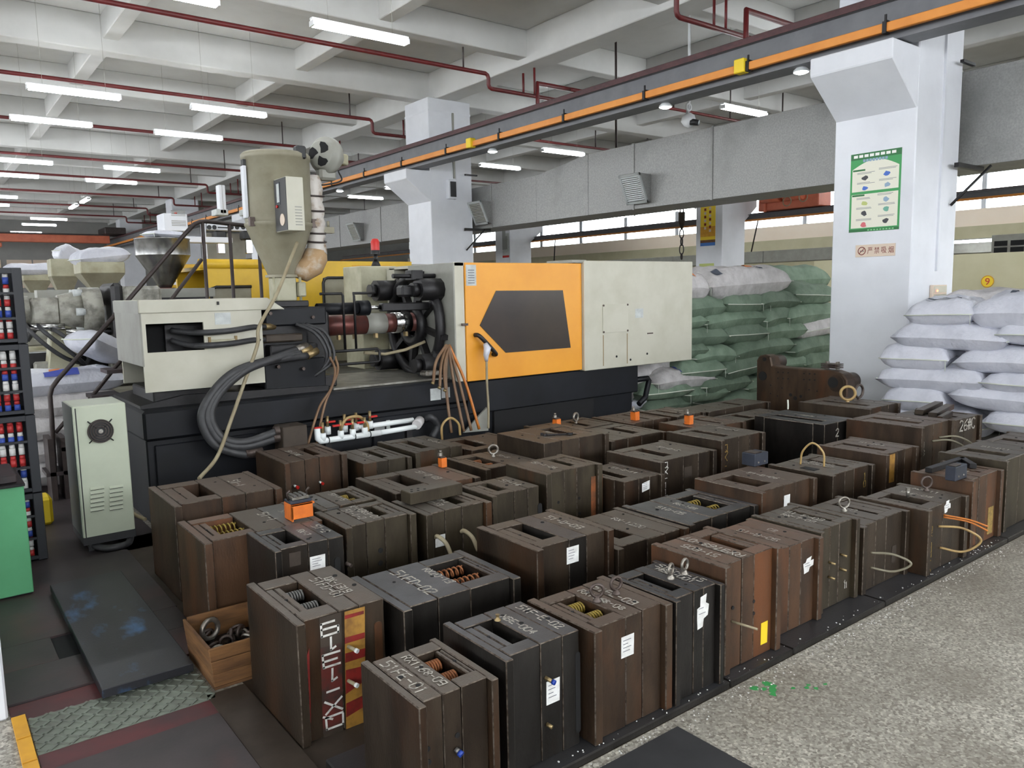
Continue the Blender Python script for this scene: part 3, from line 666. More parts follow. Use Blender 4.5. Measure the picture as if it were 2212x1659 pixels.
# key: side of the ejector pocket, clamp plates (left, right), steel, gap share, spring, [(plate, steel)], chalk lines (text, x share, height, mirrored), label
SPEC = {
'A1': ('R', 1, 1, 'steel', .62, 'spring_orange', {}, [('51FE-01', .14, .04, 0), ('RX1168-09', .4, .03, 0)], 'grey brown steel mould with orange springs, nearest in the front row'),
'A2': ('L', 1, 0, 'dark', .42, None, {}, [('MBE-004', .55, .03, 0), ('51F-E-02', .84, .034, 0)], 'dark oiled steel mould with a blue tube fitting, second in the front row'),
'A3': ('L', 1, 1, 'umber', .55, 'spring_yellow', {}, [('RX1168-08', .5, .03, 0), ('51FE-03', .66, .036, 0)], 'brown steel mould with yellow springs and two dark eyebolts, front row'),
'A4': ('L', 1, 1, 'black', .4, None, {}, [('MBE-001', .66, .032, 0), ('51F-E-15', .85, .034, 0)], 'black steel mould with a torn label and two silver eyebolts, front row'),
'A5': ('R', 1, 1, 'rust', .5, None, {}, [('51-E05', .26, .036, 1), ('RX9768-07', .47, .042, 1)], 'rusty brown mould with a yellow sticker, tallest of the front row'),
'A6': ('R', 1, 1, 'rust', .0, None, {}, [('51-B-05', .4, .036, 0), ('C2', .7, .03, 0)], 'red brown mould with a torn paper label, right of the yellow stickered one'),
'A7': ('R', 1, 1, 'green', .28, None, {}, [('RX-7-03', .3, .03, 0), ('51 F-03', .5, .034, 0)], 'olive grey mould with two small brass nozzles, front row'),
'A8': ('R', 1, 1, 'steel', .22, None, {}, [('51-C', .2, .034, 0), ('K0', .5, .04, 0)], 'low dark mould with a clear hose loop and one ring eyebolt, front row'),
'A9': ('L', 1, 1, 'steel', .5, None, {}, [('51E-06', .55, .034, 0), ('MB-11', .8, .034, 0)], 'mould lettered QX-3371-06 on its side with amber hoses, front row'),
'A10': ('R', 1, 1, 'rust', .3, None, {}, [('51-11', .6, .034, 0)], 'tall brown mould carrying an angle iron frame, front row'),
'A11': ('L', 1, 1, 'green', .3, None, {}, [('51-D11', .6, .034, 0)], 'long olive mould cut by the picture edge, far end of the front row'),
'A12': ('L', 1, 1, 'steel', .3, None, {}, [], 'last mould of the front row beside the white sacks'),
'B1': ('L', 1, 0, 'steel', .5, 'spring_grey', {}, [('51FD-01', .6, .04, 0), ('QX-1319', .74, .032, 0)], 'mould lettered QX-1319 in white on a red and yellow painted side'),
'B2': ('R', 1, 1, 'dark', .72, 'spring_orange', {}, [('51FD-02', .28, .05, 0), ('RX20-13', .58, .034, 0)], 'long grey mould marked 51FD-02 behind the nearest front row moulds'),
'B3': ('L', 1, 1, 'steel', .42, None, {1: 'dark'}, [('51-D-03', .72, .04, 0)], 'tall square mould with one clean white paper label, second row'),
'B4': ('L', 1, 1, 'steel', .45, None, {}, [('RX-1220', .62, .036, 0)], 'low grey mould marked RX-1220 in the second row'),
'B5': ('R', 1, 1, 'dark', .62, 'spring_yellow', {}, [('51D-05', .2, .036, 0), ('RX-122', .42, .03, 0)], 'low wide mould with a yellow spring in its open pocket, second row'),
'B6': ('L', 1, 1, 'umber', .55, None, {}, [('51-D-06', .6, .034, 0)], 'tall mould with a wide empty pocket and cut white label, second row'),
'B7': ('R', 1, 1, 'steel', .3, None, {}, [('RX-33-07', .4, .03, 0), ('51-D07', .6, .03, 0)], 'mould with a tan hose arch standing on its top, second row'),
'B8': ('L', 1, 1, 'umber', .25, None, {}, [('51-D08', .6, .034, 0)], 'brown mould with a vertical yellow stripe on its side, second row'),
'C1': ('L', 1, 1, 'rust', .6, 'spring_yellow', {1: 'steel', 2: 'bright'}, [('51-1', .62, .05, 0), ('51-5', .8, .036, 0)], 'red brown mould with a bright ground plate and golden springs'),
'C1b': ('L', 1, 0, 'dark', .5, None, {}, [('RX-7', .58, .03, 0), ('51-2', .82, .04, 0)], 'slate grey mould with a white sheet stuck to its side, before the golden springs'),
'C2': ('R', 1, 1, 'green', .42, None, {}, [('51-1-2', .3, .04, 0), ('K-3383-01', .55, .05, 0)], 'olive mould marked K-3383-01 with two round bores in its side'),
'C3': ('R', 1, 1, 'green', .45, None, {}, [('51-13', .35, .034, 0), ('RX-1', .6, .03, 0)], 'olive mould with two tan hose ends and a bar lying on top'),
'C4': ('L', 1, 0, 'green', .38, None, {}, [('51-14', .7, .04, 0)], 'small grey mould right of the loose steel bar'),
'C5': ('R', 1, 1, 'green', .35, None, {}, [('51-1-08', .3, .036, 0)], 'tall olive mould with an orange rust patch, middle of the third row'),
'C6': ('L', 0, 1, 'steel', .4, None, {}, [('51-D-14', .6, .036, 0)], 'low dark mould with a tilted white label, hidden behind the rust patched one'),
'C7': ('L', 1, 1, 'steel', .35, None, {}, [('51-D-3', .6, .036, 0)], 'mould lettered QX-113 in white down its side'),
'C8': ('L', 1, 1, 'steel', .3, None, {}, [('51-D-16', .75, .03, 0)], 'tall mould lettered QX in ochre paint on its side'),
'C9': ('L', 0, 0, 'black', .25, None, {}, [('RX-8', .6, .03, 0)], 'large black mould with white figure two on its narrow side'),
'C10': ('L', 1, 1, 'umber', .25, None, {}, [('51-E', .6, .03, 0)], 'tall dark brown mould with two pale hose loops at its foot'),
'C11': ('R', 1, 1, 'steel', .3, None, {}, [], 'mould lettered 26 in white near the white sacks'),
'D1': ('L', 1, 1, 'umber', .4, None, {}, [('51-1', .68, .05, 0)], 'long reddish mould nearest the pale green cabinet'),
'D2': ('R', 1, 1, 'green', .5, 'spring_yellow', {1: 'bright'}, [('51-1-5', .45, .034, 0)], 'grey mould behind the K-3383-01 mould, with an open sprung pocket'),
'D3': ('L', 1, 1, 'steel', .45, None, {2: 'rust'}, [('51-D-03', .6, .042, 0)], 'grey mould marked 51-D-03 with a small orange lock on its right end'),
'D4': ('L', 1, 1, 'steel', .5, 'spring_orange', {}, [('51-5', .7, .034, 0)], 'low violet grey mould with one upright ring eyebolt'),
'D5': ('R', 0, 1, 'steel', .4, None, {}, [('51-D', .55, .04, 0)], 'tall mould with a spanner lying on top'),
'D6': ('R', 1, 1, 'steel', .38, None, {}, [], 'low mould right of the spanner topped one'),
'D8': ('R', 1, 1, 'umber', .3, None, {}, [], 'mould with an orange lock behind the ochre lettered one'),
'D9': ('L', 1, 0, 'steel', .25, None, {}, [], 'low mould with a short white rope on top, against the black one'),
'D10': ('L', 1, 1, 'steel', .22, None, {}, [], 'far low mould with two large ring eyebolts beside the column'),
'E1': ('R', 1, 1, 'umber', .35, None, {}, [('51-5-06', .35, .036, 0)], 'brown mould with two red plugs, closest to the thick black hoses'),
'E2': ('R', 0, 1, 'green', .35, None, {}, [('51-8', .35, .034, 0)], 'small mould in front of the white valve pipe'),
'E3': ('L', 1, 0, 'green', .35, None, {}, [('51-D-5', .75, .034, 0)], 'mould at the right end of the white valve pipe'),
'E4': ('L', 0, 1, 'steel', .4, None, {}, [('51-9', .3, .034, 0)], 'low mould in front of the hanging brown hoses'),
'E6': ('R', 1, 1, 'steel', .25, None, {}, [], 'back row mould with a half hidden orange lock and shiny eyebolt'),
'E7': ('R', 1, 1, 'umber', .25, None, {}, [], 'back row mould with an orange lock in front of the press end'),
'E8': ('L', 1, 1, 'steel', .22, None, {}, [('51-E', .7, .03, 0)], 'back row mould left of the last long one, near the green sacks'),
'E9': ('R', 1, 1, 'steel', .2, None, {}, [], 'longest back row mould under the green sack stack'),
}
MO = {}
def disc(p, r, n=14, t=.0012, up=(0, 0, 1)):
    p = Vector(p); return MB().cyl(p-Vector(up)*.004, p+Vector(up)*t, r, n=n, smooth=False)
def mold(key):
    x0, x1, y0, y1, z1 = MOLD[key]; side, cl, cr, st, gap, spr, ov, txt, lab = SPEC[key]
    z0 = .0302 if key[0] == 'A' else 0.0005
    t = thing('injection_mold', lab, 'mold', ((x0+x1)/2, (y0+y1)/2, z0), 'injection moulds standing in rows'); MO[key] = t
    L = x1-x0; tc = min(.042, L*.1); ins = .024; g = .0011
    a = x0+(tc if cl else 0); b = x1-(tc if cr else 0); inner = b-a
    wS = inner*.42 if gap else 0.0
    bev = .0035
    nm = st
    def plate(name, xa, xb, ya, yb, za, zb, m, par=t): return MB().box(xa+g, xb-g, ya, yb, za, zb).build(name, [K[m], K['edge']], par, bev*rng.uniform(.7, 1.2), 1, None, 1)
    yb0, yb1 = y0+ins, y1-ins
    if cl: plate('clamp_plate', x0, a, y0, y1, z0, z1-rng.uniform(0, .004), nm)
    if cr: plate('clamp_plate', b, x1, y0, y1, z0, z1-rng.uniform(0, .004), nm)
    if side == 'L': sa, sb, pa, pb = a, a+wS, a+wS, b
    else: sa, sb, pa, pb = b-wS, b, a, b-wS
    # cavity plates
    cuts = [pa, pa+(pb-pa)*rng.uniform(.44, .56), pb] if gap else [pa, pa+(pb-pa)*.36, pa+(pb-pa)*.66, pb]
    k = 0
    for u, v in zip(cuts, cuts[1:]):
        k += 1
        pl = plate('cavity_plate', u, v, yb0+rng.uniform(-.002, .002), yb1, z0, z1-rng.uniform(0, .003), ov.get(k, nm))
        for q in range(rng.choice((1, 1, 2))):
            disc((u+(v-u)*rng.uniform(.25, .75), y0+(y1-y0)*rng.uniform(.2, .8), z1), rng.uniform(.006, .0095)).build('screw_hole', K['hole'], pl)
    if gap:
        wy = yb1-yb0; s = wy*(.19 if gap > .3 else .15)
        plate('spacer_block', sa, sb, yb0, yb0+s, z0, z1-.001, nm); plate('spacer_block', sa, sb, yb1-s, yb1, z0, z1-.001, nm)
        ge = (sb-sa)*gap*1.1
        ia, ib = yb0+s+.003, yb1-s-.003
        if side == 'L':
            ea, eb, ga, gb = sa, sb-ge, sb-ge, sb
        else: ea, eb, ga, gb = sa+ge, sb, sa, sa+ge
        em = (ea+eb)/2
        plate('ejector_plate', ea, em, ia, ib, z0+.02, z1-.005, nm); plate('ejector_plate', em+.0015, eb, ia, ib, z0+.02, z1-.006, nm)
        MB().box(ga+.002, gb-.002, ia, ib, z0+.004, z0+.06).build('pocket_floor', K['black'], t)
        if gap > .4:
            n = 2
            for q in range(n):
                yy = ia+(ib-ia)*(.25+.5*q); zz = z1-.035
                MB().cyl((ga, yy-.03, zz-.03), (gb, yy-.03, zz-.03), .011, n=10).build('return_pin', K['pin'], t)
                if spr:
                    MB().spring((ga+.004, yy+.012, zz), (gb-.004, yy+.012, zz), min(.019, (ib-ia)*.12), .0042, 6).build('die_spring', K[spr], t)
        disc(((ea+eb)/2, (ia+ib)/2, z1-.005), .006).build('screw_hole', K['hole'], t)
    for s, xf, h, fl in txt:
        h = min(h, (pb-pa)*.42); mb = MB(); xx = x0+L*xf; n = len(s)*h/6*5.3; wy = (y1-y0)*.8
        if n > wy: h *= wy/n; n = wy
        yc = (y0+y1)/2
        if fl: xx = min(max(xx, pa+h+.004), pb-.004)
        else: xx = max(pa+.004, min(xx, pb-h-.004))
        if fl: strokes(mb, s, (xx, yc-n/2, z1+.0004), (0, 1, 0), (-1, 0, 0), h, h*.13, rnd=rng)
        else: strokes(mb, s, (xx, yc+n/2, z1+.0004), (0, -1, 0), (1, 0, 0), h, h*.13, rnd=rng)
        thicken(mb, (0, 0, 1), .0006).build('chalk_marking', K['chalk'], t)
    return t
for k in MOLD: mold(k)
def front(k): return MOLD[k][2]+.024-.0006
def paper(k, px0, py0, px1, py1, skew=0.0, m='paper', torn=False, lines=4):
    """paper label on the front side of a mould, corners given by pixel box"""
    y = front(k)-.0012; a = ony(px0, py0, y); b = ony(px1, py1, y)
    xs, zs = (a.x, b.x), (max(a.z, b.z), min(a.z, b.z))
    w = xs[1]-xs[0]; h = zs[0]-zs[1]
    if torn:
        ply = [(xs[0]+w*u+rng.uniform(-.04, .04)*w, zs[1]+h*v+rng.uniform(-.05, .05)*h) for u, v in ((.1, .0), (.5, .05), (.6, .3), (.95, .35), (1, .7), (.7, .72), (.8, 1), (.3, .95), (.25, .7), (.0, .66), (.05, .3))]
    else: ply = [(xs[0], zs[1]), (xs[1], zs[1]+skew), (xs[1]+.002, zs[0]), (xs[0]+.001, zs[0]-skew)]
    o = MB().prism(ply, 1, y, y+.001).build('paper_label', K[m], MO[k])
    for i in range(0 if m != 'paper' else lines):
        z = zs[0]-h*(.2+.17*i)
        if torn and i in (0, 3): continue
        MB().box(xs[0]+w*.15, xs[0]+w*(.5+.3*rng.random()), y-.0006, y, z-.0012, z+.0012).build('print_line', K['ink'], o)
    return o
paper('A2', 1180, 1474, 1209, 1512); paper('A3', 1342, 1378, 1369, 1412); paper('A4', 1506, 1292, 1531, 1350, torn=True); paper('A6', 1736, 1208, 1757, 1232, torn=True)
paper('B3', 1224, 1184, 1250, 1212); paper('C1b', 669, 1204, 703, 1226); paper('C6', 1387, 1041, 1403, 1060, .012); paper('C8', 1614, 984, 1627, 1000, lines=0); paper('B6', 1694, 1071, 1706, 1092, lines=0)
paper('A9', 2040, 1084, 2053, 1105, torn=True); paper('A5', 1644, 1347, 1657, 1387, m='sign_yellow')
paper('C7', 1478, 1010, 1494, 1028, m='steel_block'); paper('C1b', 624, 1196, 650, 1220, m='steel_block')
paper('B8', 1922, 983, 1931, 1040, m='paint_yellow'); paper('A10', 2135, 1097, 2143, 1150, m='chalk_yellow'); paper('A8', 1927, 1180, 1935, 1212, m='steel_block')
def bores(k, pts, r, m='hole'):
    for (u, v) in pts:
        p = ony(u, v, front(k)); MB().cyl(p-Vector((0, .002, 0)), p+Vector((0, .01, 0)), r, n=14, smooth=False).build('water_bore', K[m], MO[k])
bores('C2', ((822, 1189), (822, 1216)), .013); bores('C5', ((1206, 1085), (1251, 1076), (1252, 1109)), .009); bores('A1', ((924, 1618), (988, 1588), (926, 1646), (989, 1620)), .0085)
bores('A5', ((1583, 1313), (1628, 1299), (1628, 1325)), .008)
# grooves and side recesses
for k, px0, py0, px1, py1 in (('A2', 1242, 1410, 1254, 1580), ('C4', 1161, 1088, 1171, 1110), ('C1b', 722, 1205, 736, 1235), ('B1', 808, 1345, 828, 1425)):
    y = front(k); a = ony(px0, py0, y); b = ony(px1, py1, y)
    r = (b.x-a.x)/2
    ply = [(a.x+r+r*math.cos(q), (a.z-r if q < math.pi else b.z+r)+r*math.sin(q)) for q in [math.pi*i/8 for i in range(9)]+[math.pi*(1+i/8) for i in range(1, 9)]]
    MB().prism(ply, 1, y-.002, y+.004).build('side_groove', K['hole'] if k != 'B1' else K['rust'], MO[k])
# painted lettering on the sides
def side_text(k, s, px, py, h, flip=False, m='chalk', bottom_up=False, wd=.15, wx=1.0):
    y = front(k)-.0015; p = ony(px, py, y); mb = MB()
    n = len(s)
    if bottom_up: strokes(mb, s[::-1], (p.x, y, p.z-h), (1, 0, 0), (0, 0, 1), h, h*wd, True, flip, .05, rng, wx)
    else: strokes(mb, s, (p.x, y, p.z-h), (1, 0, 0), (0, 0, 1), h, h*wd, True, flip, .05, rng, wx)
    thicken(mb, (0, -1, 0), .0006).build('painted_lettering', K[m], MO[k])
# QX-1319: red and yellow paint under white letters
y = front('B1')-.0008
def patch(k, quad, m, yy):
    ps = [ony(u, v, yy) for u, v in quad]
    MB().prism([(p.x, p.z) for p in ps], 1, yy, yy+.001).build('paint_patch', K[m], MO[k])
patch('B1', ((690, 1335), (737, 1322), (742, 1590), (700, 1605)), 'steel_block', y)
patch('B1', ((744, 1322), (788, 1310), (790, 1570), (748, 1585)), 'paint_yellow', y)
for q in (((745, 1330), (786, 1319), (786, 1326), (745, 1338)), ((745, 1378), (788, 1366), (788, 1378), (745, 1391)), ((746, 1412), (789, 1400), (789, 1418), (746, 1432)), ((747, 1448), (789, 1438), (789, 1470), (747, 1500)), ((748, 1520), (789, 1500), (789, 1525), (748, 1550))):
    patch('B1', q, 'paint_red', y-.0012)
patch('B1', ((655, 1440), (668, 1400), (672, 1560), (658, 1580)), 'paint_red', MOLD['B1'][2]+.012)
patch('B1', ((692, 1400), (738, 1388), (741, 1570), (698, 1585)), 'paint_red_worn', y-.0004)
patch('C5', ((1277, 1030), (1302, 1025), (1302, 1112), (1277, 1118)), 'rust_orange', front('C5')-.0008)
side_text('B1', '9131-XQ', 694, 1349, .0462, True, 'white_paint', wd=.17, wx=2.1)
side_text('C7', 'QX-113', 1434, 1000, .034, m='white_paint', wd=.13, wx=1.6)
side_text('C8', 'QX-1', 1563, 962, .05, m='chalk_yellow', wd=.12, wx=1.3)
side_text('A7', '1', 1826, 1258, .03); side_text('A7', '1', 1822, 1255, .04)
mb = MB(); yy = front('A9')-.0015; p = ony(2008, 1140, yy)
strokes(mb, 'QX-3371-06', p, (0, 0, -1), (1, 0, 0), .034, .004, rnd=rng); thicken(mb, (0, -1, 0), .0006).build('painted_lettering', K['chalk_yellow'], MO['A9'])
mb = MB(); yy = front('C11')-.0015; p = ony(2073, 932, yy)
strokes(mb, '26#C', p, (1, 0, 0), (0, 0, 1), .085, .012, rnd=rng); thicken(mb, (0, -1, 0), .0006).build('painted_lettering', K['chalk'], MO['C11'])
side_text('C9', '2', 1835, 908, .07); side_text('C9', '2', 1806, 927, .06); side_text('B7', '10', 1866, 1022, .04, m='chalk_yellow'); side_text('C10', '18', 1994, 956, .045)
# fittings
def stub(k, px, py, r, ln, m, m2=None, nm='hose_nipple', dz=-.006):
    p = ony(px, py, front(k)); q = p+Vector((ln*.35, -ln, dz))
    o = MB().cyl(p, q, r, n=10).build(nm, K[m], MO[k])
    if m2: MB().cyl(q, q+(q-p).normalized()*r*1.6, r*1.25, n=10).build('collar', K[m2], o)
stub('A2', 1178, 1464, .007, .025, 'brass', 'blue_cap', 'tube_fitting'); stub('A2', 1181, 1564, .007, .02, 'brass', None, 'tube_fitting')
for v in (1396, 1470): stub('B1', 752, v, .007, .035, 'cable_tan', 'pvc')
stub('A5', 1580, 1342, .005, .1, 'cable_tan', None, 'tube_stub', -.01); 
for u, v in ((1815, 1197), (1814, 1228), (1790, 1214), (1789, 1246)): stub('A7', u, v, .006, .03, 'brass')
stub('E1', 635, 1049, .009, .025, 'pvc', 'valve_red', 'plug'); stub('E1', 690, 1041, .008, .022, 'pvc', 'valve_red', 'plug'); stub('C1b', 748, 1217, .009, .03, 'eye_dark', None, 'pin')
stub('A1', 984, 1618, .008, .012, 'spring_grey', 'blue_cap', 'plug')
def hose(k, pts, r, m):
    """smooth hose through points"""
    P = [Vector(p) for p in pts]; out = []
    Q = [P[0]*2-P[1]]+P+[P[-1]*2-P[-2]]
    for i in range(1, len(Q)-2):
        for s in range(8):
            t = s/8; a, b, c, d = Q[i-1], Q[i], Q[i+1], Q[i+2]
            out.append(.5*((2*b)+(c-a)*t+(2*a-5*b+4*c-d)*t*t+(3*b-a-3*c+d)*t**3))
    out.append(P[-1])
    mb = MB().tube(out, r, 8)
    return mb.build('hose', K[m], MO[k]) if k else mb
yf = front('A8'); a = ony(1880, 1194, yf); b = ony(1880, 1226, yf)
hose('A8', [a, a+Vector((.06, -.09, .0)), Vector(((a.x+b.x)/2+.1, yf-.16, (a.z+b.z)/2)), b+Vector((.06, -.09, -.01)), b], .0065, 'hose_clear')
yf = front('A9'); a = ony(2027, 1137, yf); b = ony(2030, 1183, yf)
hose('A9', [a, a+Vector((.06, -.1, 0)), Vector(((a.x+b.x)/2+.11, yf-.17, (a.z+b.z)/2)), b+Vector((.06, -.1, -.01)), b], .0065, 'hose_tan')
for d in (0, .012):
    a = ony(2038, 1117, yf)+Vector((0, 0, d)); hose('A9', [a, a+Vector((.05, -.11, -.012)), a+Vector((.07, -.2, -.045+d))], .005, 'hose_orange')
z = MOLD['B7'][4]; a = onz(1729, 1003, z); b = onz(1780, 1008, z)
hose('B7', [a, a+(b-a)*.08+Vector((0, 0, .085)), (a+b)/2+Vector((0, 0, .145)), a+(b-a)*.95+Vector((0, 0, .09)), b], .0065, 'hose_tan')
p = onz(1749, 1012, z); MB().box(p.x-.03, p.x+.03, p.y-.05, p.y+.05, z-.003, z+.001).build('socket', K['hole'], MO['B7'])
yf = front('C10'); 
for (u0, v0, u1, v1) in ((2028, 945, 2065, 961), (2013, 953, 2042, 968)):
    a = ony(u0, v0, yf); hose('C10', [a, a+Vector((.08, -.1, .01)), a+Vector((.14, -.2, -.06)), a+Vector((.1, -.22, -.18))], .008, 'hose_clear')
yf = front('C3')
for u, v in ((940, 1160), (997, 1148)):
    a = ony(u, v, yf); hose('C3', [a, a+Vector((.0, -.03, .01)), a+Vector((.02, -.07, -.02)), a+Vector((.04, -.09, -.09))], .011, 'cable_tan')
paper('C3', 940, 1158, 962, 1178, lines=0)
z = MOLD['D9'][4]; a = onz(1702, 884, z); hose('D9', [a, a+Vector((0, .0, .04)), a+Vector((.01, .01, .085))], .008, 'thread')
# eyebolts
def eyebolt(k, px, py, m='eye', R=.021, ang=0.0, r=.0062):
    z = MOLD[k][4]; p = onz(px, py, z)
    g = Matrix.Translation(p) @ Matrix.Rotation(ang, 4, 'Z')
    e = MB().lathe([(.016, 0), (.016, .006), (.010, .012), (.009, .02)], (0, 0, 0), 14, g); e.torus((0, 0, .018+R), R, r, g, 22, 8)
    e.build('eyebolt', K[m], MO[k])
eyebolt('A3', 1290, 1299, 'eye_dark', .024, -.6); eyebolt('A3', 1331, 1283, 'eye_dark', .024, -.15); eyebolt('A4', 1449, 1250, 'eye', .021, .3); eyebolt('A4', 1479, 1240, 'eye', .022, .15)
eyebolt('A8', 1823, 1104, 'eye', .029, -.55); eyebolt('A9', 2001, 1060, 'eye_dark', .033, -.5); eyebolt('D4', 1066, 986, 'eye', .032, -.5, .009); eyebolt('E6', 1244, 914, 'eye', .034, .25, .01)
eyebolt('D10', 1831, 868, 'hose_tan', .062, -1.0, .013); eyebolt('D10', 1855, 863, 'eye_dark', .06, -.1, .012)
p = onz(1961, 1074, MOLD['A9'][4]); MB().cyl(p, p+Vector((0, 0, .05)), .009, n=10).lathe([(.012, .035), (.012, .055)], p, 10).build('bolt', K['eye'], MO['A9'])
p = onz(1076-1, 1340, MOLD['A2'][4]); MB().lathe([(.012, 0), (.012, .004), (.006, .008), (.006, .016), (.008, .022)], p, 12).build('air_fitting', K['brass'], MO['A2'])
# orange mould locks
def lock(k, px, py, w, h, lab, big=False):
    z = MOLD[k][4]; p = onz(px, py, z)
    t = thing('mold_lock', lab, 'lock', p, 'orange mould locks')
    MB().box(p.x, p.x+w*.8, p.y, p.y+w, z, z+h).build('bracket', K['clamp_orange'], t, .003)
    MB().box(p.x-w*.15, p.x+w*.6, p.y+w*.05, p.y+w*.95, z+h, z+h+.012).build('pressure_plate', K['eye_dark'], t, .002)
    c = Vector((p.x+w*.2, p.y+w*.6, z+h+.012))
    MB().cyl(c, c+Vector((0, 0, .02)), .016, .014, 6, smooth=False).cyl(c+Vector((0, 0, .02)), c+Vector((0, 0, .035)), .009, n=10).build('bolt', K['eye'], t)
    if not big: MB().torus((0, 0, 0), w*.42, .005, Matrix.Translation((p.x-.004, p.y+w*.75, z+h*.6)) @ Matrix.Rotation(.8, 4, 'Z'), 14, 6, -1.5, 1.6).build('strap', K['eye'], t)
    return t, p
lock('D3', 955, 1011, .05, .062, 'small orange mould lock on the 51-D-03 mould'); lock('E6', 1203, 924, .06, .07, 'half hidden orange mould lock behind the spanner topped mould')
lock('E7', 1373, 909, .065, .075, 'orange mould lock, middle of the three in a line at the back'); lock('D8', 1490, 918, .06, .075, 'orange mould lock, rightmost of the three at the back')
# big orange bracket with a latch on the golden sprung mould
z = MOLD['C1'][4]; p = onz(642, 1101, z); t = thing('mold_lock', 'large orange angle bracket with a steel latch on the golden sprung mould', 'lock', (p.x, p.y, z), 'orange mould locks')
q = (1.545, p.y)
xa, ya = 1.39, 3.60
MB().prism([(ya, z), (ya+.1, z), (ya+.1, z+.075), (ya, z+.075)], 0, xa, xa+.008).box(xa, xa+.11, ya, ya+.012, z+.01, z+.085).box(xa, xa+.12, ya, ya+.1, z+.075, z+.085).build('bracket', K['clamp_orange'], t, .002)
MB().box(xa+.0, xa+.11, ya+.01, ya+.095, z+.085, z+.1).build('pad', K['blue_box'], t, .003)
MB().box(xa+.015, xa+.1, ya+.02, ya+.085, z+.1, z+.118).build('latch_plate', K['eye'], t, .003)
for i in range(3): MB().box(xa+.02+.025*i, xa+.036+.025*i, ya+.015, ya+.09, z+.118, z+.126).build('latch_rib', K['bright'], t, .002)
for sx in (.005, .105): MB().tube([(xa+sx, ya+.05, z+.1), (xa+sx-.006, ya+.05, z+.135), (xa+sx+.006, ya+.04, z+.15)], .005, 6).build('latch_wire', K['eye_dark'], t)
# loose steel bar
z = .487; a = onz(887.5, 1092, z); b = onz(1007.6, 1071, z); c = onz(870, 1080, z)
h = ony(887.5, 1066, a.y).z-z
z = .487
t = thing('steel_bar', 'thick loose steel bar lying across the moulds, drilled at its end', 'steel bar', (a.x, a.y, z))
MB().box(a.x, b.x, a.y, a.y+.105, z, z+h).build('bar', K['green'], t, .004)
for i in range(5): disc((a.x+.025+.02*i, a.y+.03+.035*(i % 2), z+h), .0075).build('screw_hole', K['hole'], t)
# spanner
z = MOLD['D5'][4]; p = onz(1176, 941, z)
t = thing('spanner', 'dark open ended spanner lying on a tall mould', 'spanner', p)
mx = Matrix.Translation((p.x, p.y, z)) @ Matrix.Rotation(-.55, 4, 'Z')
MB().box(.02, .16, -.011, .011, .002, .012, mx).build('shank', K['black_iron'], t, .002)
for s in (-.005, .185):
    MB().prism([(s+.026*math.cos(q), .026*math.sin(q)) for q in [i*math.pi/6+(.5 if s < 0 else 3.64) for i in range(-4, 5)]]+[(s, .0)], 2, .001, .018, mx).build('jaw', K['black_iron'], t)
# angle frame and dark blue box on the far front mould, another dark blue box in the second row
z = MOLD['A10'][4]
a = onz(2005, 1021, z); b = onz(2078, 997, z); c = onz(2102, 1012, z)
t = thing('angle_frame', 'flat dark angle iron lying on a far front row mould', 'angle iron', a)
d = (b-a).normalized(); n = Vector((-d.y, d.x, 0))
for (u, v) in ((a, b), (b, c)):
    d = (v-u).normalized(); n = Vector((-d.y, d.x, 0))*.02
    MB().add([u-n, v-n, v+n, u+n]+[q+Vector((0, 0, .03)) for q in (u-n, v-n, v+n, u+n)], [(0,1,2,3),(4,5,6,7),(0,1,5,4),(1,2,6,5),(2,3,7,6),(3,0,4,7)]).build('leg_bar', K['black_iron'], t, .002)
def bluebox(px, py, z, s, lab):
    p = onz(px, py, z); t = thing('plastic_box', lab, 'box', p, 'dark blue boxes')
    MB().box(p.x, p.x+s[0], p.y, p.y+s[1], z, z+s[2]).build('body', K['blue_box'], t, .004)
    MB().box(p.x+.01, p.x+s[0]*.6, p.y+.01, p.y+s[1]-.01, z+s[2], z+s[2]+.006).build('lid_plate', K['eye_dark'], t, .002)
    for i in (.25, .7): MB().cyl((p.x+s[0]*i, p.y-.003, z+s[2]*.3), (p.x+s[0]*i, p.y+.003, z+s[2]*.3), .006, n=8).build('screw', K['eye'], t)
bluebox(2064, 1041, MOLD['A10'][4], (.15, .06, .085), 'dark blue plastic box on the angle iron mould, front row')
bluebox(1631, 1009, MOLD['B6'][4], (.14, .1, .08), 'dark blue plastic box on the wide pocket mould, second row')
# rods on the 26 mould
z = MOLD['C11'][4]
for i, (u, v, u2, v2) in enumerate(((1985, 892, 2028, 873), (2015, 893, 2052, 874), (2030, 896, 2053, 884))):
    a = onz(u, v, z+.02*(i+1)); b = onz(u2, v2, z+.02*(i+1))
    d = (b-a).normalized(); n = Vector((-d.y, d.x, 0))*.035; h = Vector((0, 0, .045))
    if i == 2: n *= .6
    a.z = b.z = z+.001
    o = MB().add([a-n, b-n, b+n, a+n]+[q+h for q in (a-n, b-n, b+n, a+n)], [(0,1,2,3),(4,5,6,7),(0,1,5,4),(1,2,6,5),(2,3,7,6),(3,0,4,7)]).build('steel_billet', K['steel'], None, .004)
    tag(o, 'short dark steel billet on the mould lettered 26, %s of three' % ['left', 'middle', 'right'][i], 'steel billet', 'steel billets on the 26 mould')
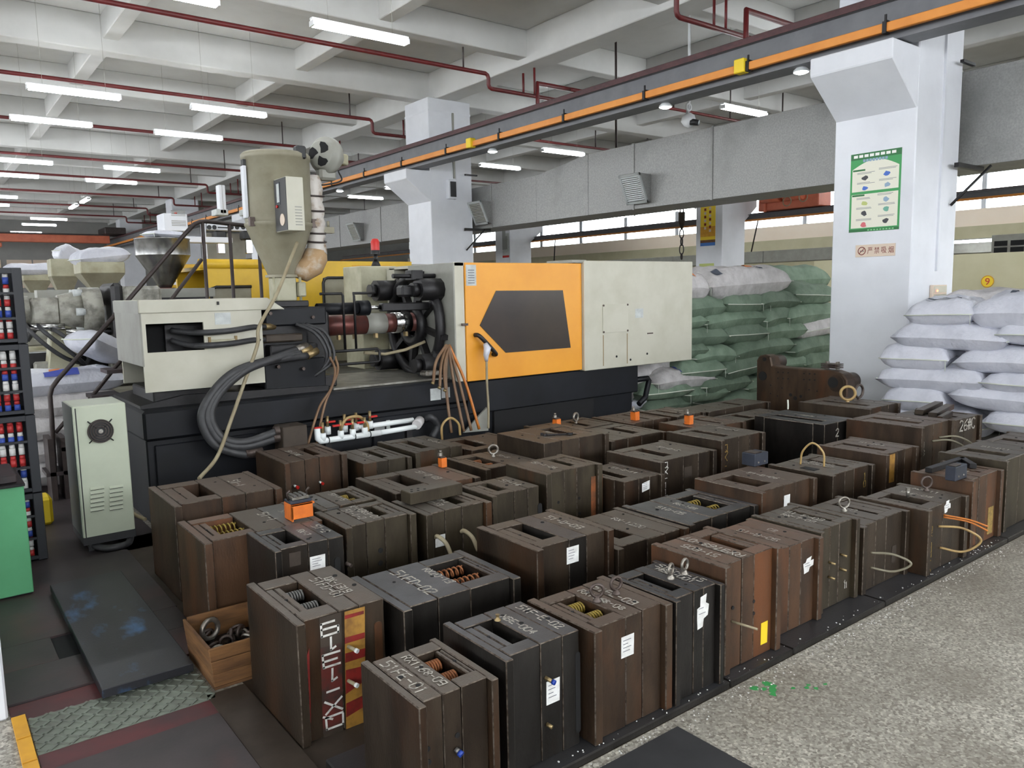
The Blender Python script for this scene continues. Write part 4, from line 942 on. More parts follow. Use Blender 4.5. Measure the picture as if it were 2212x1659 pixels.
# ================================================================== the injection moulding machine
YF = 5.65
IM = thing('injection_molding_machine', 'cream and orange injection moulding machine on a dark navy base', 'machine', (3.8, 6.2, 0))
def part(mb, nm, m, par=None, bev=0.0): return mb.build(nm, K[m], par or IM, bev)
part(MB().box(1.2, 6.0, YF+.06, 6.8, .02, .62), 'base', 'navy', None, .01)
part(MB().box(1.18, 3.86, YF, 6.85, .62, .83), 'bed_rail', 'navy', None, .018)
part(MB().box(3.862, 6.05, YF+.02, 6.85, .5, .8), 'bed_rail', 'navy', None, .012)
part(MB().box(4.15, 5.4, YF+.03, YF+.07, .05, .5), 'base_recess', 'dark_slot')
for xa, xb in ((1.25, 1.95), (1.97, 2.9), (2.92, 4.1)):
    part(MB().box(xa, xb, YF+.035, YF+.062, .08, .58), 'base_panel', 'navy', None, .006)
part(MB().box(2.62, 3.84, 5.75, 6.75, .831, .85), 'bed_plate', 'navy_top', None, .004)
part(MB().prism([(1.2, .83), (2.6, .83), (2.6, .87), (1.5, .9), (1.2, .85)], 1, 5.8, 6.7), 'carriage_slide', 'black_iron')
for x in (1.3, 2.2):
    part(MB().box(x, x+.5, 5.85, 6.5, .85, .945), 'slide_foot', 'black_iron', None, .01)
# injection cover with a cut-out
y0, y1, xa, xb, za, zb = 5.75, 6.56, 1.233, 2.07, .945, 1.49
c0 = ony(311, 700, y0); c1 = ony(443, 757, y0)
cx0, cx1, cz0, cz1 = xa+.03, c1.x, ony(380, 759, y0).z, ony(380, 698, y0).z
ic = MB()
for (a, b, c, d) in ((xa, xb, cz1, zb), (xa, xb, za, cz0), (xa, cx0, cz0, cz1), (cx1, xb, cz0, cz1)): ic.box(a, b, y0, y0+.02, c, d)
cov = part(ic, 'injection_cover', 'cream')
part(MB().box(xa+.02, xb-.01, y0+.25, y0+.27, cz0-.1, cz1+.1), 'cover_interior', 'dark_slot', cov)
part(MB().box(xa-.006, xa+.006, y0-.002, y1, za+.18, zb+.005), 'cover_end', 'grey_side', cov, .003)
part(MB().box(xa+.02, xb-.02, y1-.02, y1, za, zb), 'cover_back', 'cream', cov)
part(MB().prism([(xa-.01, zb), (2.25, zb), (2.12, zb+.09), (xa-.01, zb+.09)], 1, y0-.012, y1), 'cover_cap', 'cream', cov, .006)
part(MB().box(xa-.012, xa-.008, y0-.004, y1, zb, zb+.088), 'cap_end', 'grey_side', cov)
p = ony(463, 676, y0); q = ony(499, 700, y0); part(MB().prism([(p.x, q.z), (q.x, q.z), (q.x, p.z), (p.x, p.z)], 1, y0-.003, y0), 'name_plate', 'sticker', cov)
for (u0, v0, u1, v1) in ((452, 734, 510, 746),):
    p = ony(u0, v0, y0); q = ony(u1, v1, y0)
    part(MB().box(p.x, q.x, y0-.012, y0, q.z, p.z), 'cover_pull', 'cream_dirty', cov, .004)
    for u in (p.x, q.x): part(MB().box(u-.008, u+.008, y0-.016, y0, q.z, p.z+.02), 'rivet_plate', 'rustline', cov)
p = ony(470, 655, y0-.012); part(MB().box(p.x-.006, p.x+.006, y0-.03, y0-.012, p.z-.012, p.z+.012), 'latch', 'black_iron', cov)
part(MB().box(xa+.2, xb-.1, 5.95, 6.4, 1.0, 1.4), 'injection_cylinder_block', 'black_iron')
# injection carriage
part(MB().box(2.075, 2.5, 5.86, 6.45, .95, 1.42), 'carriage_body', 'black_iron', None, .02)
part(MB().box(2.12, 2.62, 5.82, 6.4, 1.36, 1.5), 'carriage_head', 'navy', None, .012)
part(MB().box(2.45, 2.66, 5.85, 6.4, 1.06, 1.46), 'barrel_flange', 'black_iron', None, .02)
part(MB().box(2.1, 2.6, 5.84, 6.4, .86, 1.1), 'carriage_foot', 'navy', None, .01)
part(MB().box(2.1, 2.4, 5.78, 5.9, 1.24, 1.3), 'valve_block', 'steel_block', None, .01)
part(MB().box(2.12, 2.5, 5.74, 5.86, 1.12, 1.22), 'valve_block', 'black_iron', None, .01)
for i, (x, z) in enumerate(((2.16, 1.46), (2.5, 1.42), (2.58, 1.3), (2.2, 1.05), (2.4, 1.02))):
    part(MB().cyl((x, 5.8, z), (x, 5.86, z), .014, n=6, smooth=False), 'hex_bolt', 'eye_dark')
part(MB().cyl((2.64, 6.2, 1.33), (2.72, 6.2, 1.33), .12, n=24), 'barrel_collar', 'grey_side')
for (xa_, xb_, r, m) in ((2.72, 3.14, .088, 'barrel'), (3.14, 3.33, .092, 'grey_side'), (3.33, 3.42, .085, 'barrel'), (3.42, 3.58, .094, 'chrome'), (3.58, 3.86, .085, 'barrel')):
    part(MB().cyl((xa_, 6.2, 1.33), (xb_, 6.2, 1.33), r, n=24), 'heater_band', m)
for x in (2.85, 3.0, 3.2, 3.5): part(MB().box(x-.012, x+.012, 6.09, 6.13, 1.21, 1.25), 'band_terminal', 'brass')
part(MB().cyl((2.62, 6.0, 1.475), (2.98, 6.0, 1.475), .05, n=18), 'traverse_cylinder', 'navy')
part(MB().cyl((2.98, 6.0, 1.475), (3.08, 6.0, 1.475), .064, n=18), 'cylinder_gland', 'navy')
part(MB().cyl((3.08, 6.0, 1.475), (3.2, 6.0, 1.475), .018, n=12), 'piston_rod', 'chrome')
part(MB().box(3.2, 3.68, 5.965, 6.04, 1.44, 1.51), 'rod_clevis', 'black_iron', None, .008)
def loop(pts, r, nm, m): part(hose(None, pts, r, m), nm, m)
for dz, xx in ((0, 2.82), (.0, 2.92)):
    part(MB().tube([(xx-.2 if xx < 2.9 else xx+.2, 5.93, 1.6), (xx-.01, 5.93, 1.6), (xx, 5.93, 1.58), (xx, 5.93, 1.12)], .011, 8), 'steel_pipe', 'black_iron')
part(MB().tube([(2.5, 5.9, 1.13), (3.1, 5.9, 1.13), (3.12, 5.9, 1.11), (3.12, 5.9, 1.03), (3.1, 5.9, 1.02), (2.55, 5.9, 1.02)], .012, 8), 'steel_pipe', 'black_iron')
part(MB().tube([(3.0, 5.95, 1.1), (3.2, 5.95, 1.075), (3.4, 5.95, 1.1), (3.6, 5.95, 1.16)], .014, 6), 'drag_chain', 'cable_tan')
# stationary platen
pl = part(MB().box(3.74, 3.9, 5.78, 6.8, .84, 1.74), 'platen', 'black_iron', None, .02)
for a in range(0, 360, 45):
    r = math.radians(a+12); d = Vector((0, math.cos(r), math.sin(r)))
    c = Vector((3.66, 6.25, 1.3)); n = Vector((0, -d.z, d.y))*.022; w = Vector((.09, 0, 0))
    part(MB().add([c+d*.1-n, c+d*.5-n, c+d*.5+n, c+d*.1+n]+[q+w for q in (c+d*.1-n, c+d*.5-n, c+d*.5+n, c+d*.1+n)], [(0,1,2,3),(4,5,6,7),(0,1,5,4),(1,2,6,5),(2,3,7,6),(3,0,4,7)]), 'rib', 'black_iron', pl)
part(MB().torus((0, 0, 0), .44, .045, Matrix.Translation((3.68, 6.25, 1.3)) @ Matrix.Rotation(math.pi/2, 4, 'Z'), 32, 8), 'ring_rib', 'black_iron', pl)
part(MB().torus((0, 0, 0), .16, .05, Matrix.Translation((3.66, 6.25, 1.3)) @ Matrix.Rotation(math.pi/2, 4, 'Z'), 24, 8), 'hub', 'black_iron', pl)
for yy in (5.88, 6.66):
    for zz in (.96, 1.62):
        part(MB().cyl((3.5, yy, zz), (3.75, yy, zz), .1, .1, 10), 'tie_bar_nut', 'black_iron', pl)
        part(MB().cyl((3.44, yy, zz), (3.5, yy, zz), .06, n=14), 'tie_bar', 'black_iron', pl)
part(MB().tube([(3.3, 5.95, 1.74), (3.86, 5.95, 1.74)], .02, 8), 'guide_rod', 'black_iron')
part(MB().box(3.46, 3.58, 5.9, 6.02, 1.7, 1.79), 'rod_block', 'black_iron', None, .008)
part(MB().box(3.35, 3.6, 5.88, 6.0, 1.56, 1.66), 'clamp_arm', 'black_iron', None, .02)
part(MB().box(3.6, 3.78, 5.8, 5.88, .95, 1.08), 'lower_arm', 'black_iron', None, .02)
part(MB().box(3.48, 3.62, 5.74, 5.86, .87, .92), 'limit_switch', 'eye', None, .01)
# clamp-side covers
x0c, xd, xe, x1c = 3.735, 3.835, 5.215, 6.84
z0c, z1c = .805, 1.85
cv = part(MB().box(x0c, xd, YF, YF+.03, z0c, z1c), 'cover_post', 'cream', None, .004)
part(MB().box(x0c-.01, x0c+.01, YF+.002, 6.42, z0c+.01, z1c-.004), 'cover_end_sheet', 'grey_side', None, .004)
part(MB().box(x0c, x1c, 6.7, 6.85, z0c, z1c-.02), 'rear_cover', 'cream')
part(MB().box(x0c, xe, YF, 6.8, z1c-.03, z1c-.003), 'top_cover', 'cream')
door = part(MB().box(xd+.004, xe-.002, YF-.012, YF+.02, z0c+.0, z1c-.004), 'safety_door', 'orange_door', None, .004)
poly = [ony(u, v, YF-.012) for u, v in ((1071, 628), (1215, 627), (1232, 751), (1092, 762), (1036, 703))]
part(MB().prism([(p.x, p.z) for p in poly], 1, YF-.018, YF-.011), 'door_window', 'window_dark', door)
h0, h1 = ony(1033, 724, YF-.06), ony(1072, 766, YF-.06)
hd = (h1-h0)
part(hose(None, [h0+Vector((0, .05, 0)), h0+hd*.02, h0+hd*.25+Vector((0, -.015, 0)), h0+hd*.75+Vector((0, -.015, 0)), h1-hd*.02, h1+Vector((0, .05, 0))], .02, 'fan_black'), 'door_handle', 'fan_black', door)
a, b = ony(1006, 572, YF-.013), ony(1029, 617, YF-.013)
st = part(MB().box(a.x, b.x, YF-.0145, YF-.012, b.z, a.z), 'notice_sticker', 'sticker', door)
for i in range(6): part(MB().box(a.x+.02, b.x-.02, YF-.0155, YF-.0145, a.z-.05-.022*i, a.z-.043-.022*i), 'print_line', 'ink', st)
a = ony(1004, 701, YF-.02); part(MB().box(a.x-.03, a.x+.03, YF-.03, YF-.01, a.z-.01, a.z+.01), 'door_catch', 'eye_dark', door)
end = part(MB().box(xe+.002, x1c, YF-.045, 6.86, z0c-.012, z1c+.022), 'clamp_cover', 'cream', None, .006)
a, b = ony(1302, 658, YF-.05), ony(1357, 716, YF-.05)
ip = part(MB().box(a.x, b.x, YF-.053, YF-.045, b.z, a.z), 'inspection_plate', 'cream', end, .002)
for x in (a.x+.01, b.x-.01):
    for z in (a.z-.01, b.z+.01): part(MB().cyl((x, YF-.056, z), (x, YF-.05, z), .011, n=8), 'screw', 'eye_dark', ip)
    part(MB().box(x-.005, x+.005, YF-.0465, YF-.0445, z0c+.02, b.z-.02), 'rust_streak', 'rustline', end)
a, b = ony(1373, 667, YF-.05), ony(1390, 686, YF-.05); part(MB().box(a.x, b.x, YF-.047, YF-.044, b.z, a.z), 'sticker', 'sticker', end)
for u, v in ((1332, 770), (1362, 777), (1398, 764)):
    p = ony(u, v, YF-.046); part(MB().cyl((p.x, YF-.048, p.z), (p.x, YF-.042, p.z), .012, n=10), 'screw_hole', 'hole', end)
p = ony(1403, 720, YF-.046); part(MB().box(p.x-.035, p.x+.05, YF-.052, YF-.044, p.z-.006, p.z+.006), 'latch', 'eye_dark', end)
part(MB().box(xe-.14, xe+.05, YF-.03, 6.0, z1c+.0, z1c+.03), 'cover_lip', 'grey_side', None, .003)
part(MB().tube([(6.05, YF+.1, .62), (6.28, YF+.1, .62), (6.3, YF+.1, .6), (6.22, YF+.08, .42), (6.1, YF+.06, .36)], .03, 10), 'drain_pipe', 'navy')
# grubby cabinet behind the barrel and its beacon
a = ony(775, 580, 6.95)
part(MB().box(3.46, 3.86, 6.87, 7.25, .86, 1.86), 'valve_cabinet', 'cream_dirty', None, .008)
p = Vector((3.7, 7.0, 1.86))
bc = part(MB().cyl(p, p+Vector((0, 0, .05)), .05, .03, 14).cyl(p+Vector((0, 0, .05)), p+Vector((0, 0, .12)), .02, n=10), 'beacon_stand', 'black_iron')
part(MB().lathe([(.045, .12), (.045, .16), (.04, .16)], p, 16), 'beacon_base', 'fan_black', bc)
part(MB().lathe([(.042, .16), (.044, .24), (.03, .27), (.001, .275)], p, 16), 'beacon_dome', 'valve_red', bc)
# labels on the base
for (u0, v0, u1, v1, m) in ((808, 914, 831, 931, 'text_grey'), (834, 908, 843, 934, 'sticker'), (929, 840, 952, 863, 'sticker'), (953, 838, 972, 858, 'text_grey')):
    yy = YF+.034 if v0 > 900 else YF-.001
    a, b = ony(u0, v0, yy), ony(u1, v1, yy); part(MB().box(a.x, b.x, yy-.003, yy, b.z, a.z), 'data_plate', m)
# thick hydraulic hoses
def P(u, v, y): return ony(u, v, y)
for i, (s, e, dx) in enumerate((((640, 757), (606, 930), 0), ((648, 762), (604, 944), 10), ((662, 768), (545, 972), 26))):
    pts = [P(s[0], s[1], 5.72), P(600-dx*.3, 772+dx*.2, 5.62), P(530-dx*.8, 800+dx*.1, 5.56), P(474-dx*.6, 850, 5.54), P(455-dx*.75, 900+dx*.2, 5.52), P(480-dx*.6, 945+dx*.6, 5.5), P(530-dx*.3, 955+dx, 5.46), P(e[0], e[1]+(6 if i == 2 else 0), 5.46)]
    part(hose(None, pts, .032, 'rubber'), 'hydraulic_hose', 'rubber')
    part(MB().cyl(pts[0]+Vector((.1, .03, .03)), pts[0], .03, .034, 14), 'hose_ferrule', 'brass' if i else 'eye')
    part(MB().cyl(pts[-1]-Vector((.05, 0, 0)), pts[-1]+Vector((.07, .0, .0)), .036, n=14), 'hose_ferrule', 'eye_dark')
for i, v in enumerate((706, 734)):
    pts = [P(370, v+(8 if i == 0 else 2), 5.9), P(410, v+12, 5.8), P(450, v+12, 5.7), P(500, v+8, 5.7), P(545, v+1, 5.74), P(572, v, 5.8)]
    part(hose(None, pts, .021, 'rubber'), 'feed_hose', 'rubber')
    part(MB().cyl(pts[-1]-Vector((.03, 0, 0)), pts[-1]+Vector((.09, .05, 0)), .026, n=12), 'hose_ferrule', 'brass')
for i in range(3):
    part(hose(None, [P(640+i*10, 700, 5.8), P(680+i*12, 720, 5.7), P(705+i*8, 760+i*8, 5.66), P(700-i*10, 800+i*6, 5.7)], .013, 'rubber'), 'control_hose', 'rubber')
# cables
part(hose(None, [P(642, 524, 5.9), P(600, 630, 5.7), P(560, 705, 5.6), P(556, 745, 5.58), P(530, 820, 5.56), P(500, 905, 5.5), P(470, 985, 5.4), P(430, 1034, 5.2)], .013, 'cable_tan'), 'conduit_cable', 'cable_tan')
for i, (e1, e2) in enumerate((((690, 880), (665, 960)), ((700, 880), (684, 958)))):
    part(hose(None, [P(712+i*12, 770, 5.66), P(724+i*6, 800, 5.6), P(715, 840, 5.55), P(*e1, 5.52), P(*e2, 5.45)], .01, 'cable_brown'), 'water_hose', 'cable_brown')
for i in range(7):
    e = [(936, 826), (950, 836), (975, 935), (1002, 932), (1018, 930), (1035, 927), (962, 842)][i]
    s = P(964+i*1.2, 745, 5.62)
    m_ = P((964+e[0])/2+([-8, -4, -6, -2, 2, 6, -3][i]), 745+(e[1]-745)*.45, 5.56)
    part(hose(None, [s, m_, P(e[0], e[1], 5.5)], .013, 'cable_brown'), 'water_hose', 'hose_orange' if i == 5 else 'cable_brown')
    if i < 2 or i == 6: part(MB().cyl(P(*e, 5.5), P(e[0]-2, e[1]+4, 5.5), .016, n=8), 'hose_end', 'brass')
part(hose(None, [P(955, 952, 5.45), P(955, 920, 5.45), P(972, 903, 5.45), P(990, 915, 5.45), P(994, 940, 5.45)], .011, 'hose_tan'), 'water_hose', 'hose_tan')
part(hose(None, [P(933, 945, 5.58), P(945, 920, 5.58), P(932, 902, 5.58), P(920, 905, 5.62)], .03, 'rubber'), 'drain_elbow', 'rubber')
# rag and rope on the door handle
t = thing('rag_rope', 'dirty white rag and rope tied to the black door handle', 'rope', P(1050, 760, 5.56))
MB().tubes([(P(1048, 742, 5.56), .02), (P(1053, 752, 5.54), .035), (P(1050, 768, 5.54), .025), (P(1051, 780, 5.55), .015)], 8).build('rag_knot', K['sack_white'], t)
hose(None, [P(1051, 778, 5.55), P(1052, 830, 5.55), P(1055, 880, 5.55), P(1055, 925, 5.55)], .011, 'cable_tan').build('rope', K['cable_tan'], t)
MB().prism([(P(1002, 935, 5.6).x, P(1002, 935, 5.6).z), (P(1055, 930, 5.6).x, P(1055, 930, 5.6).z), (P(1052, 880, 5.6).x, P(1052, 880, 5.6).z)], 1, 5.6, 5.62).build('splash_sheet', K['grey_side'], IM)
# ---------------- hopper dryer
HX, HY = 2.42, 6.2
hp = thing('hopper_dryer', 'tall grubby beige hopper dryer with blower standing on the injection unit', 'hopper', (HX, HY, 1.5))
def hpart(mb, nm, m, par=None, bev=0.0): return mb.build(nm, K[m], par or hp, bev)
hpart(MB().lathe([(.255, 2.17), (.262, 2.19), (.262, 2.66), (.27, 2.665), (.27, 2.7), (.255, 2.715), (.05, 2.73)], (HX, HY, 0), 36), 'drum', 'hopper')
hpart(MB().lathe([(.11, 1.76), (.262, 2.14), (.27, 2.15), (.27, 2.17)], (HX, HY, 0), 36), 'cone', 'hopper')
hpart(MB().lathe([(.13, 1.74), (.13, 1.76)], (HX, HY, 0), 20), 'cone_flange', 'hopper')
hpart(MB().box(HX-.085, HX+.085, HY-.085, HY+.085, 1.55, 1.74), 'throat', 'cream_dirty', None, .008)
hpart(MB().box(HX-.16, HX+.16, HY-.14, HY+.14, 1.5, 1.55), 'throat_plate', 'black_iron', None, .006)
for s in (-1, 1): hpart(MB().tube([(HX+s*.11, HY-.1, 1.55), (HX+s*.11, HY-.1, 1.74)], .012, 8), 'stay_bolt', 'cream_dirty')
hpart(MB().box(HX+.09, HX+.15, HY-.13, HY-.02, 1.58, 1.7), 'slide_gate', 'cream_dirty', None, .01)
for a in (200, 262, 330): 
    r = math.radians(a); hpart(MB().cbox((HX+.272*math.cos(r), HY+.272*math.sin(r), 2.17), (.04, .04, .07)), 'clamp', 'eye_dark')
hpart(MB().cbox((HX-.265, HY-.02, 2.58), (.03, .05, .14)), 'lid_latch', 'fan_black')
hpart(MB().box(HX-.29, HX-.262, HY-.06, HY+.0, 2.2, 2.6), 'sight_glass', 'wall_white', None, .004)
hpart(MB().box(HX+.08, HX+.16, HY-.24, HY-.16, 2.66, 2.76), 'lid_hinge', 'fan_black', None, .01)
YB = 5.7
a, b = P(617, 380, YB), P(660, 500, YB)
cb = hpart(MB().box(a.x, b.x, YB, YB+.24, ony(640, 498, YB).z, ony(640, 382, YB).z), 'control_box', 'cream', None, .004)
q = onx(589, 440, a.x); z0b, z1b = ony(640, 498, YB).z, ony(640, 382, YB).z
hpart(MB().box(a.x-.004, a.x, YB+.005, YB+.235, z0b+.005, z1b-.005), 'control_panel', 'fan_black', cb)
hpart(MB().box(a.x-.007, a.x-.004, YB+.12, YB+.19, z0b+.2, z1b-.03), 'display_label', 'blue_box', cb)
hpart(MB().box(a.x-.008, a.x-.006, YB+.13, YB+.18, z0b+.22, z1b-.04), 'label_sheet', 'sticker', cb)
hpart(MB().cyl((a.x-.009, YB+.09, z0b+.085), (a.x-.004, YB+.09, z0b+.085), .045, n=20), 'dial_plate', 'sign_beige', cb)
hpart(MB().cyl((a.x-.014, YB+.18, z0b+.19), (a.x-.004, YB+.18, z0b+.19), .012, n=10), 'red_button', 'valve_red', cb)
for i in range(7): hpart(MB().box(b.x-.075, b.x-.02, YB-.0015, YB+.001, z0b+.04+i*.022, z0b+.048+i*.022), 'vent_slot', 'grey_side', cb)
# blower
bcn = P(700, 335, 6.1); ax = Vector((-.84, -.54, 0)).normalized()
bg = Matrix.Translation(bcn) @ ax.to_track_quat('Z', 'Y').to_matrix().to_4x4()
bl = hpart(MB().lathe([(.065, -.2), (.065, -.08), (.13, -.075), (.15, -.055), (.15, -.01), (.14, .005), (.12, .012), (.112, .05), (.1, .062), (.001, .066)], (0, 0, 0), 30, bg), 'blower_casing', 'grey_side')
for i in range(3):
    r = i*2*math.pi/3+.3
    ply = [(math.cos(r+q)*rr, math.sin(r+q)*rr) for q, rr in ((.0, .014), (-.12, .05), (.0, .085), (.3, .1), (.7, .103), (1.1, .098), (1.2, .075), (.95, .045), (.5, .018))]
    hpart(MB().prism(ply, 2, .062, .0685, bg), 'inlet_opening', 'dark_slot', bl)
hpart(MB().box(-.05, .05, -.045, .045, -.3, -.2, bg), 'motor', 'cream_dirty', bl, .01)
hpart(MB().box(bcn.x-.05, bcn.x+.1, bcn.y-.02, bcn.y+.08, bcn.z-.2, bcn.z-.1), 'outlet', 'grey_side', bl, .02)
px_ = P(668, 450, 6.15).x
pr = [((px_+.03, 6.12, 2.56), .05), ((px_+.03, 6.12, 2.5), .075)]
rr = random.Random(3)
for i in range(16): pr.append(((px_+.03+rr.uniform(-.008, .008), 6.12, 2.48-i*.037), .074+rr.uniform(-.008, .012)))
hpart(MB().tubes(pr, 16), 'hot_air_pipe', 'insul')
pr2 = [((px_+.03, 6.12, 1.96), .085), ((px_+.02, 6.12, 1.9), .1), ((px_-.01, 6.13, 1.84), .105), ((px_-.07, 6.15, 1.8), .1), ((px_-.14, 6.17, 1.82), .08)]
hpart(MB().tubes(pr2, 16), 'pipe_elbow', 'insul_brown')
for z in (2.4, 2.28, 2.1, 2.03): hpart(MB().torus((0, 0, 0), .082, .008, Matrix.Translation((px_+.03, 6.12, z)) @ Matrix.Rotation(math.pi/2+.15, 4, 'X'), 18, 6), 'tie_wire', 'rail_tube')
hpart(MB().box(px_+.1, px_+.19, 6.1, 6.16, 2.1, 2.15).cyl((px_+.15, 6.13, 2.15), (px_+.15, 6.13, 2.2), .012, n=8), 'drain_valve', 'hopper')
hpart(hose(None, [bcn+Vector((.12, 0, -.12)), bcn+Vector((.12, -.05, -.2)), bcn+Vector((0, -.05, -.24)), bcn+Vector((-.1, .0, -.25))], .007, 'fan_black'), 'motor_cable', 'fan_black')
# ---------------- temperature cabinet with fan
t = thing('temperature_cabinet', 'pale green steel cabinet with a black fan and louvres beside the machine', 'cabinet', (.88, 5.6, 0))
CA, CB, CF = .735, 1.035, 5.42
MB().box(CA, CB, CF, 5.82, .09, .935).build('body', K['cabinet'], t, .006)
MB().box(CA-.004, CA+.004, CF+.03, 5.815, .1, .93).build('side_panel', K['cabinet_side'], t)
MB().box(CA+.012, CA+.018, CF-.002, CF+.0, .1, .925).build('door_seam', K['fan_black'], t)
MB().box(CA-.002, CB+.002, CF-.002, 5.822, .05, .1).build('plinth', K['mat_black'], t)
for x in (CA+.03, CB-.05):
    for y in (CF+.03, 5.76): MB().box(x, x+.03, y, y+.03, 0, .05).build('foot', K['mat_black'], t)
fc = ony(217, 931, CF); f = MB().cyl((fc.x, CF-.008, fc.z), (fc.x, CF, fc.z), .075, n=30).build('fan', K['fan_black'], t)
for r in (.03, .045, .06, .072): MB().torus((0, 0, 0), r, .003, Matrix.Translation((fc.x, CF-.012, fc.z)), 28, 5).build('guard_ring', K['eye_dark'], f)
MB().cyl((fc.x, CF-.016, fc.z), (fc.x, CF-.006, fc.z), .014, n=14).build('fan_hub', K['pin'], f)
for a in range(45, 360, 90):
    r = math.radians(a); MB().tube([(fc.x+.03*math.cos(r), CF-.012, fc.z+.03*math.sin(r)), (fc.x+.098*math.cos(r), CF-.006, fc.z+.098*math.sin(r))], .004, 6).build('guard_leg', K['fan_black'], f)
for c_ in (210, 251):
    for i in range(6):
        p = ony(c_, 1054+i*9.2-(3 if c_ > 230 else 0), CF)
        MB().add([(p.x-.04, CF-.001, p.z+.009), (p.x+.04, CF-.001, p.z+.009), (p.x+.04, CF-.013, p.z-.006), (p.x-.04, CF-.013, p.z-.006), (p.x+.04, CF-.001, p.z-.009), (p.x-.04, CF-.001, p.z-.009)], [(0,1,2,3),(3,2,4,5),(0,3,5),(1,4,2)]).build('louvre', K['cabinet'], t)
        MB().box(p.x-.038, p.x+.038, CF-.006, CF-.0005, p.z-.011, p.z-.007).build('louvre_gap', K['dark_slot'], t)
hose(None, [(.78, 5.5, .03), (.85, 5.36, .025), (.97, 5.37, .025), (1.02, 5.5, .03)], .022, 'rubber').build('cable_bundle', K['rubber'], t)
hose(None, [(1.035, 5.6, .2), (1.06, 5.5, .17), (1.1, 5.42, .15)], .012, 'cable_tan').build('power_cable', K['cable_tan'], t)
# ---------------- steel block and valve manifold before the base
a, b = ony(588, 915, 5.5), ony(652, 963, 5.5)
t = thing('manifold_block', 'square brown steel manifold block at the end of the thick hoses', 'block', (a.x, 5.5, 0))
za_ = .5
MB().box(a.x+.03, b.x, 5.38, 5.56, b.z-.02, ony(640, 914, 5.5).z).build('block', K['steel_block'], t, .006)
MB().box(a.x+.06, b.x-.05, 5.42, 5.55, .0, b.z-.02).build('stand', K['black_iron'], t)
mz = ony(700, 952, 5.44).z; a = ony(692, 955, 5.44); b = ony(905, 935, 5.44)
t = thing('valve_manifold', 'white plastic pipe manifold with red lever ball valves', 'pipe manifold', (a.x, 5.44, mz))
MB().tube([(a.x-.02, 5.44, mz+.1), (a.x-.02, 5.44, mz+.02), (a.x, 5.44, mz), (a.x+.03, 5.44, mz), (b.x-.35, 5.44, mz)], .023, 12).build('pipe', K['pvc'], t)
MB().tube([(b.x-.36, 5.44, mz), (b.x, 5.46, mz+.005)], .021, 12).build('pipe', K['pvc'], t)
MB().tube([(a.x+.3, 5.52, mz+.05), (b.x, 5.53, mz+.05)], .021, 12).build('pipe', K['pvc'], t)
MB().cyl((b.x-.02, 5.44, mz+.02), (b.x+.06, 5.52, mz+.04), .04, n=12).build('end_cap', K['sack_grey'], t)
for i, u in enumerate((697, 708, 736, 745, 762, 770, 788, 800)):
    p = ony(u, 930, 5.44 if i % 2 == 0 else 5.52)
    yy = 5.44 if i % 2 == 0 else 5.52; zb_ = mz if i % 2 == 0 else mz+.03
    v = MB().cyl((p.x, yy, zb_), (p.x, yy, zb_+.06), .024, n=12).build('tee', K['pvc'], t)
    MB().cyl((p.x, yy, zb_+.06), (p.x, yy, zb_+.14), .012, n=10).build('valve_body', K['brass'], v)
    MB().box(p.x-.01, p.x+.065 if i % 2 else p.x+.01, yy-.01, yy+.012, zb_+.085, zb_+.1).build('lever', K['valve_red'], v, .003) if i % 2 else MB().box(p.x-.065, p.x+.01, yy-.01, yy+.012, zb_+.095, zb_+.11).build('lever', K['valve_red'], v, .003)
    if i % 3 == 0: MB().torus((0, 0, 0), .026, .004, Matrix.Translation((p.x+.04, 5.44, mz)) @ Matrix.Rotation(math.pi/2, 4, 'Z'), 14, 5).build('pipe_strap', K['cabinet_side'], t)
for x in (a.x+.05, b.x-.1): MB().box(x, x+.05, 5.46, 5.5, 0, mz-.02).build('support', K['black_iron'], t)
hose(None, [ony(736, 926, 5.48), ony(748, 905, 5.48), ony(775, 900, 5.48), ony(792, 915, 5.48), ony(795, 930, 5.48)], .012, 'hose_tan').build('hose', K['hose_tan'], t)
# ================================================================== sacks
def sack_surf(L, W, T, ph, bend, u, v):
    x = L/2*u*(1-.06*(1-v*v)*abs(u)); y = W/2*v*(1-.1*(1-u*u)*abs(v))
    k = max(0, (1-abs(u)**5.5))**.55*max(0, (1-abs(v)**4.4))**.5
    wr = .03*math.sin(3*u+ph[3])*math.sin(2.5*v+ph[4])*k+.018*math.sin(7*u+3*v+ph[0])*k+.014*math.sin(13*v+4*u+ph[1])*k+.02*math.sin(22*u+ph[2])*(abs(u)**3)*k
    sag = -bend*u*u
    return (x, y, T/2*k*1.06+wr*T*2+sag), (x, y, -T/2*k*.9+wr*T*.6+sag)
def sack_mesh(L, W, T, seed, bend=0.0, nu=22, nv=14):
    r = random.Random(seed); ph = [r.uniform(0, 6.28) for _ in range(6)]
    g = [sack_surf(L, W, T, ph, bend, -1+2*i/nu, -1+2*j/nv) for i in range(nu+1) for j in range(nv+1)]
    fs = []; n = nv+1; o = len(g)
    for i in range(nu):
        for j in range(nv):
            a = i*n+j; fs.append((a, a+1, a+n+1, a+n)); fs.append((o+a, o+a+n, o+a+n+1, o+a+1))
    return [q[0] for q in g]+[q[1] for q in g], fs, ph
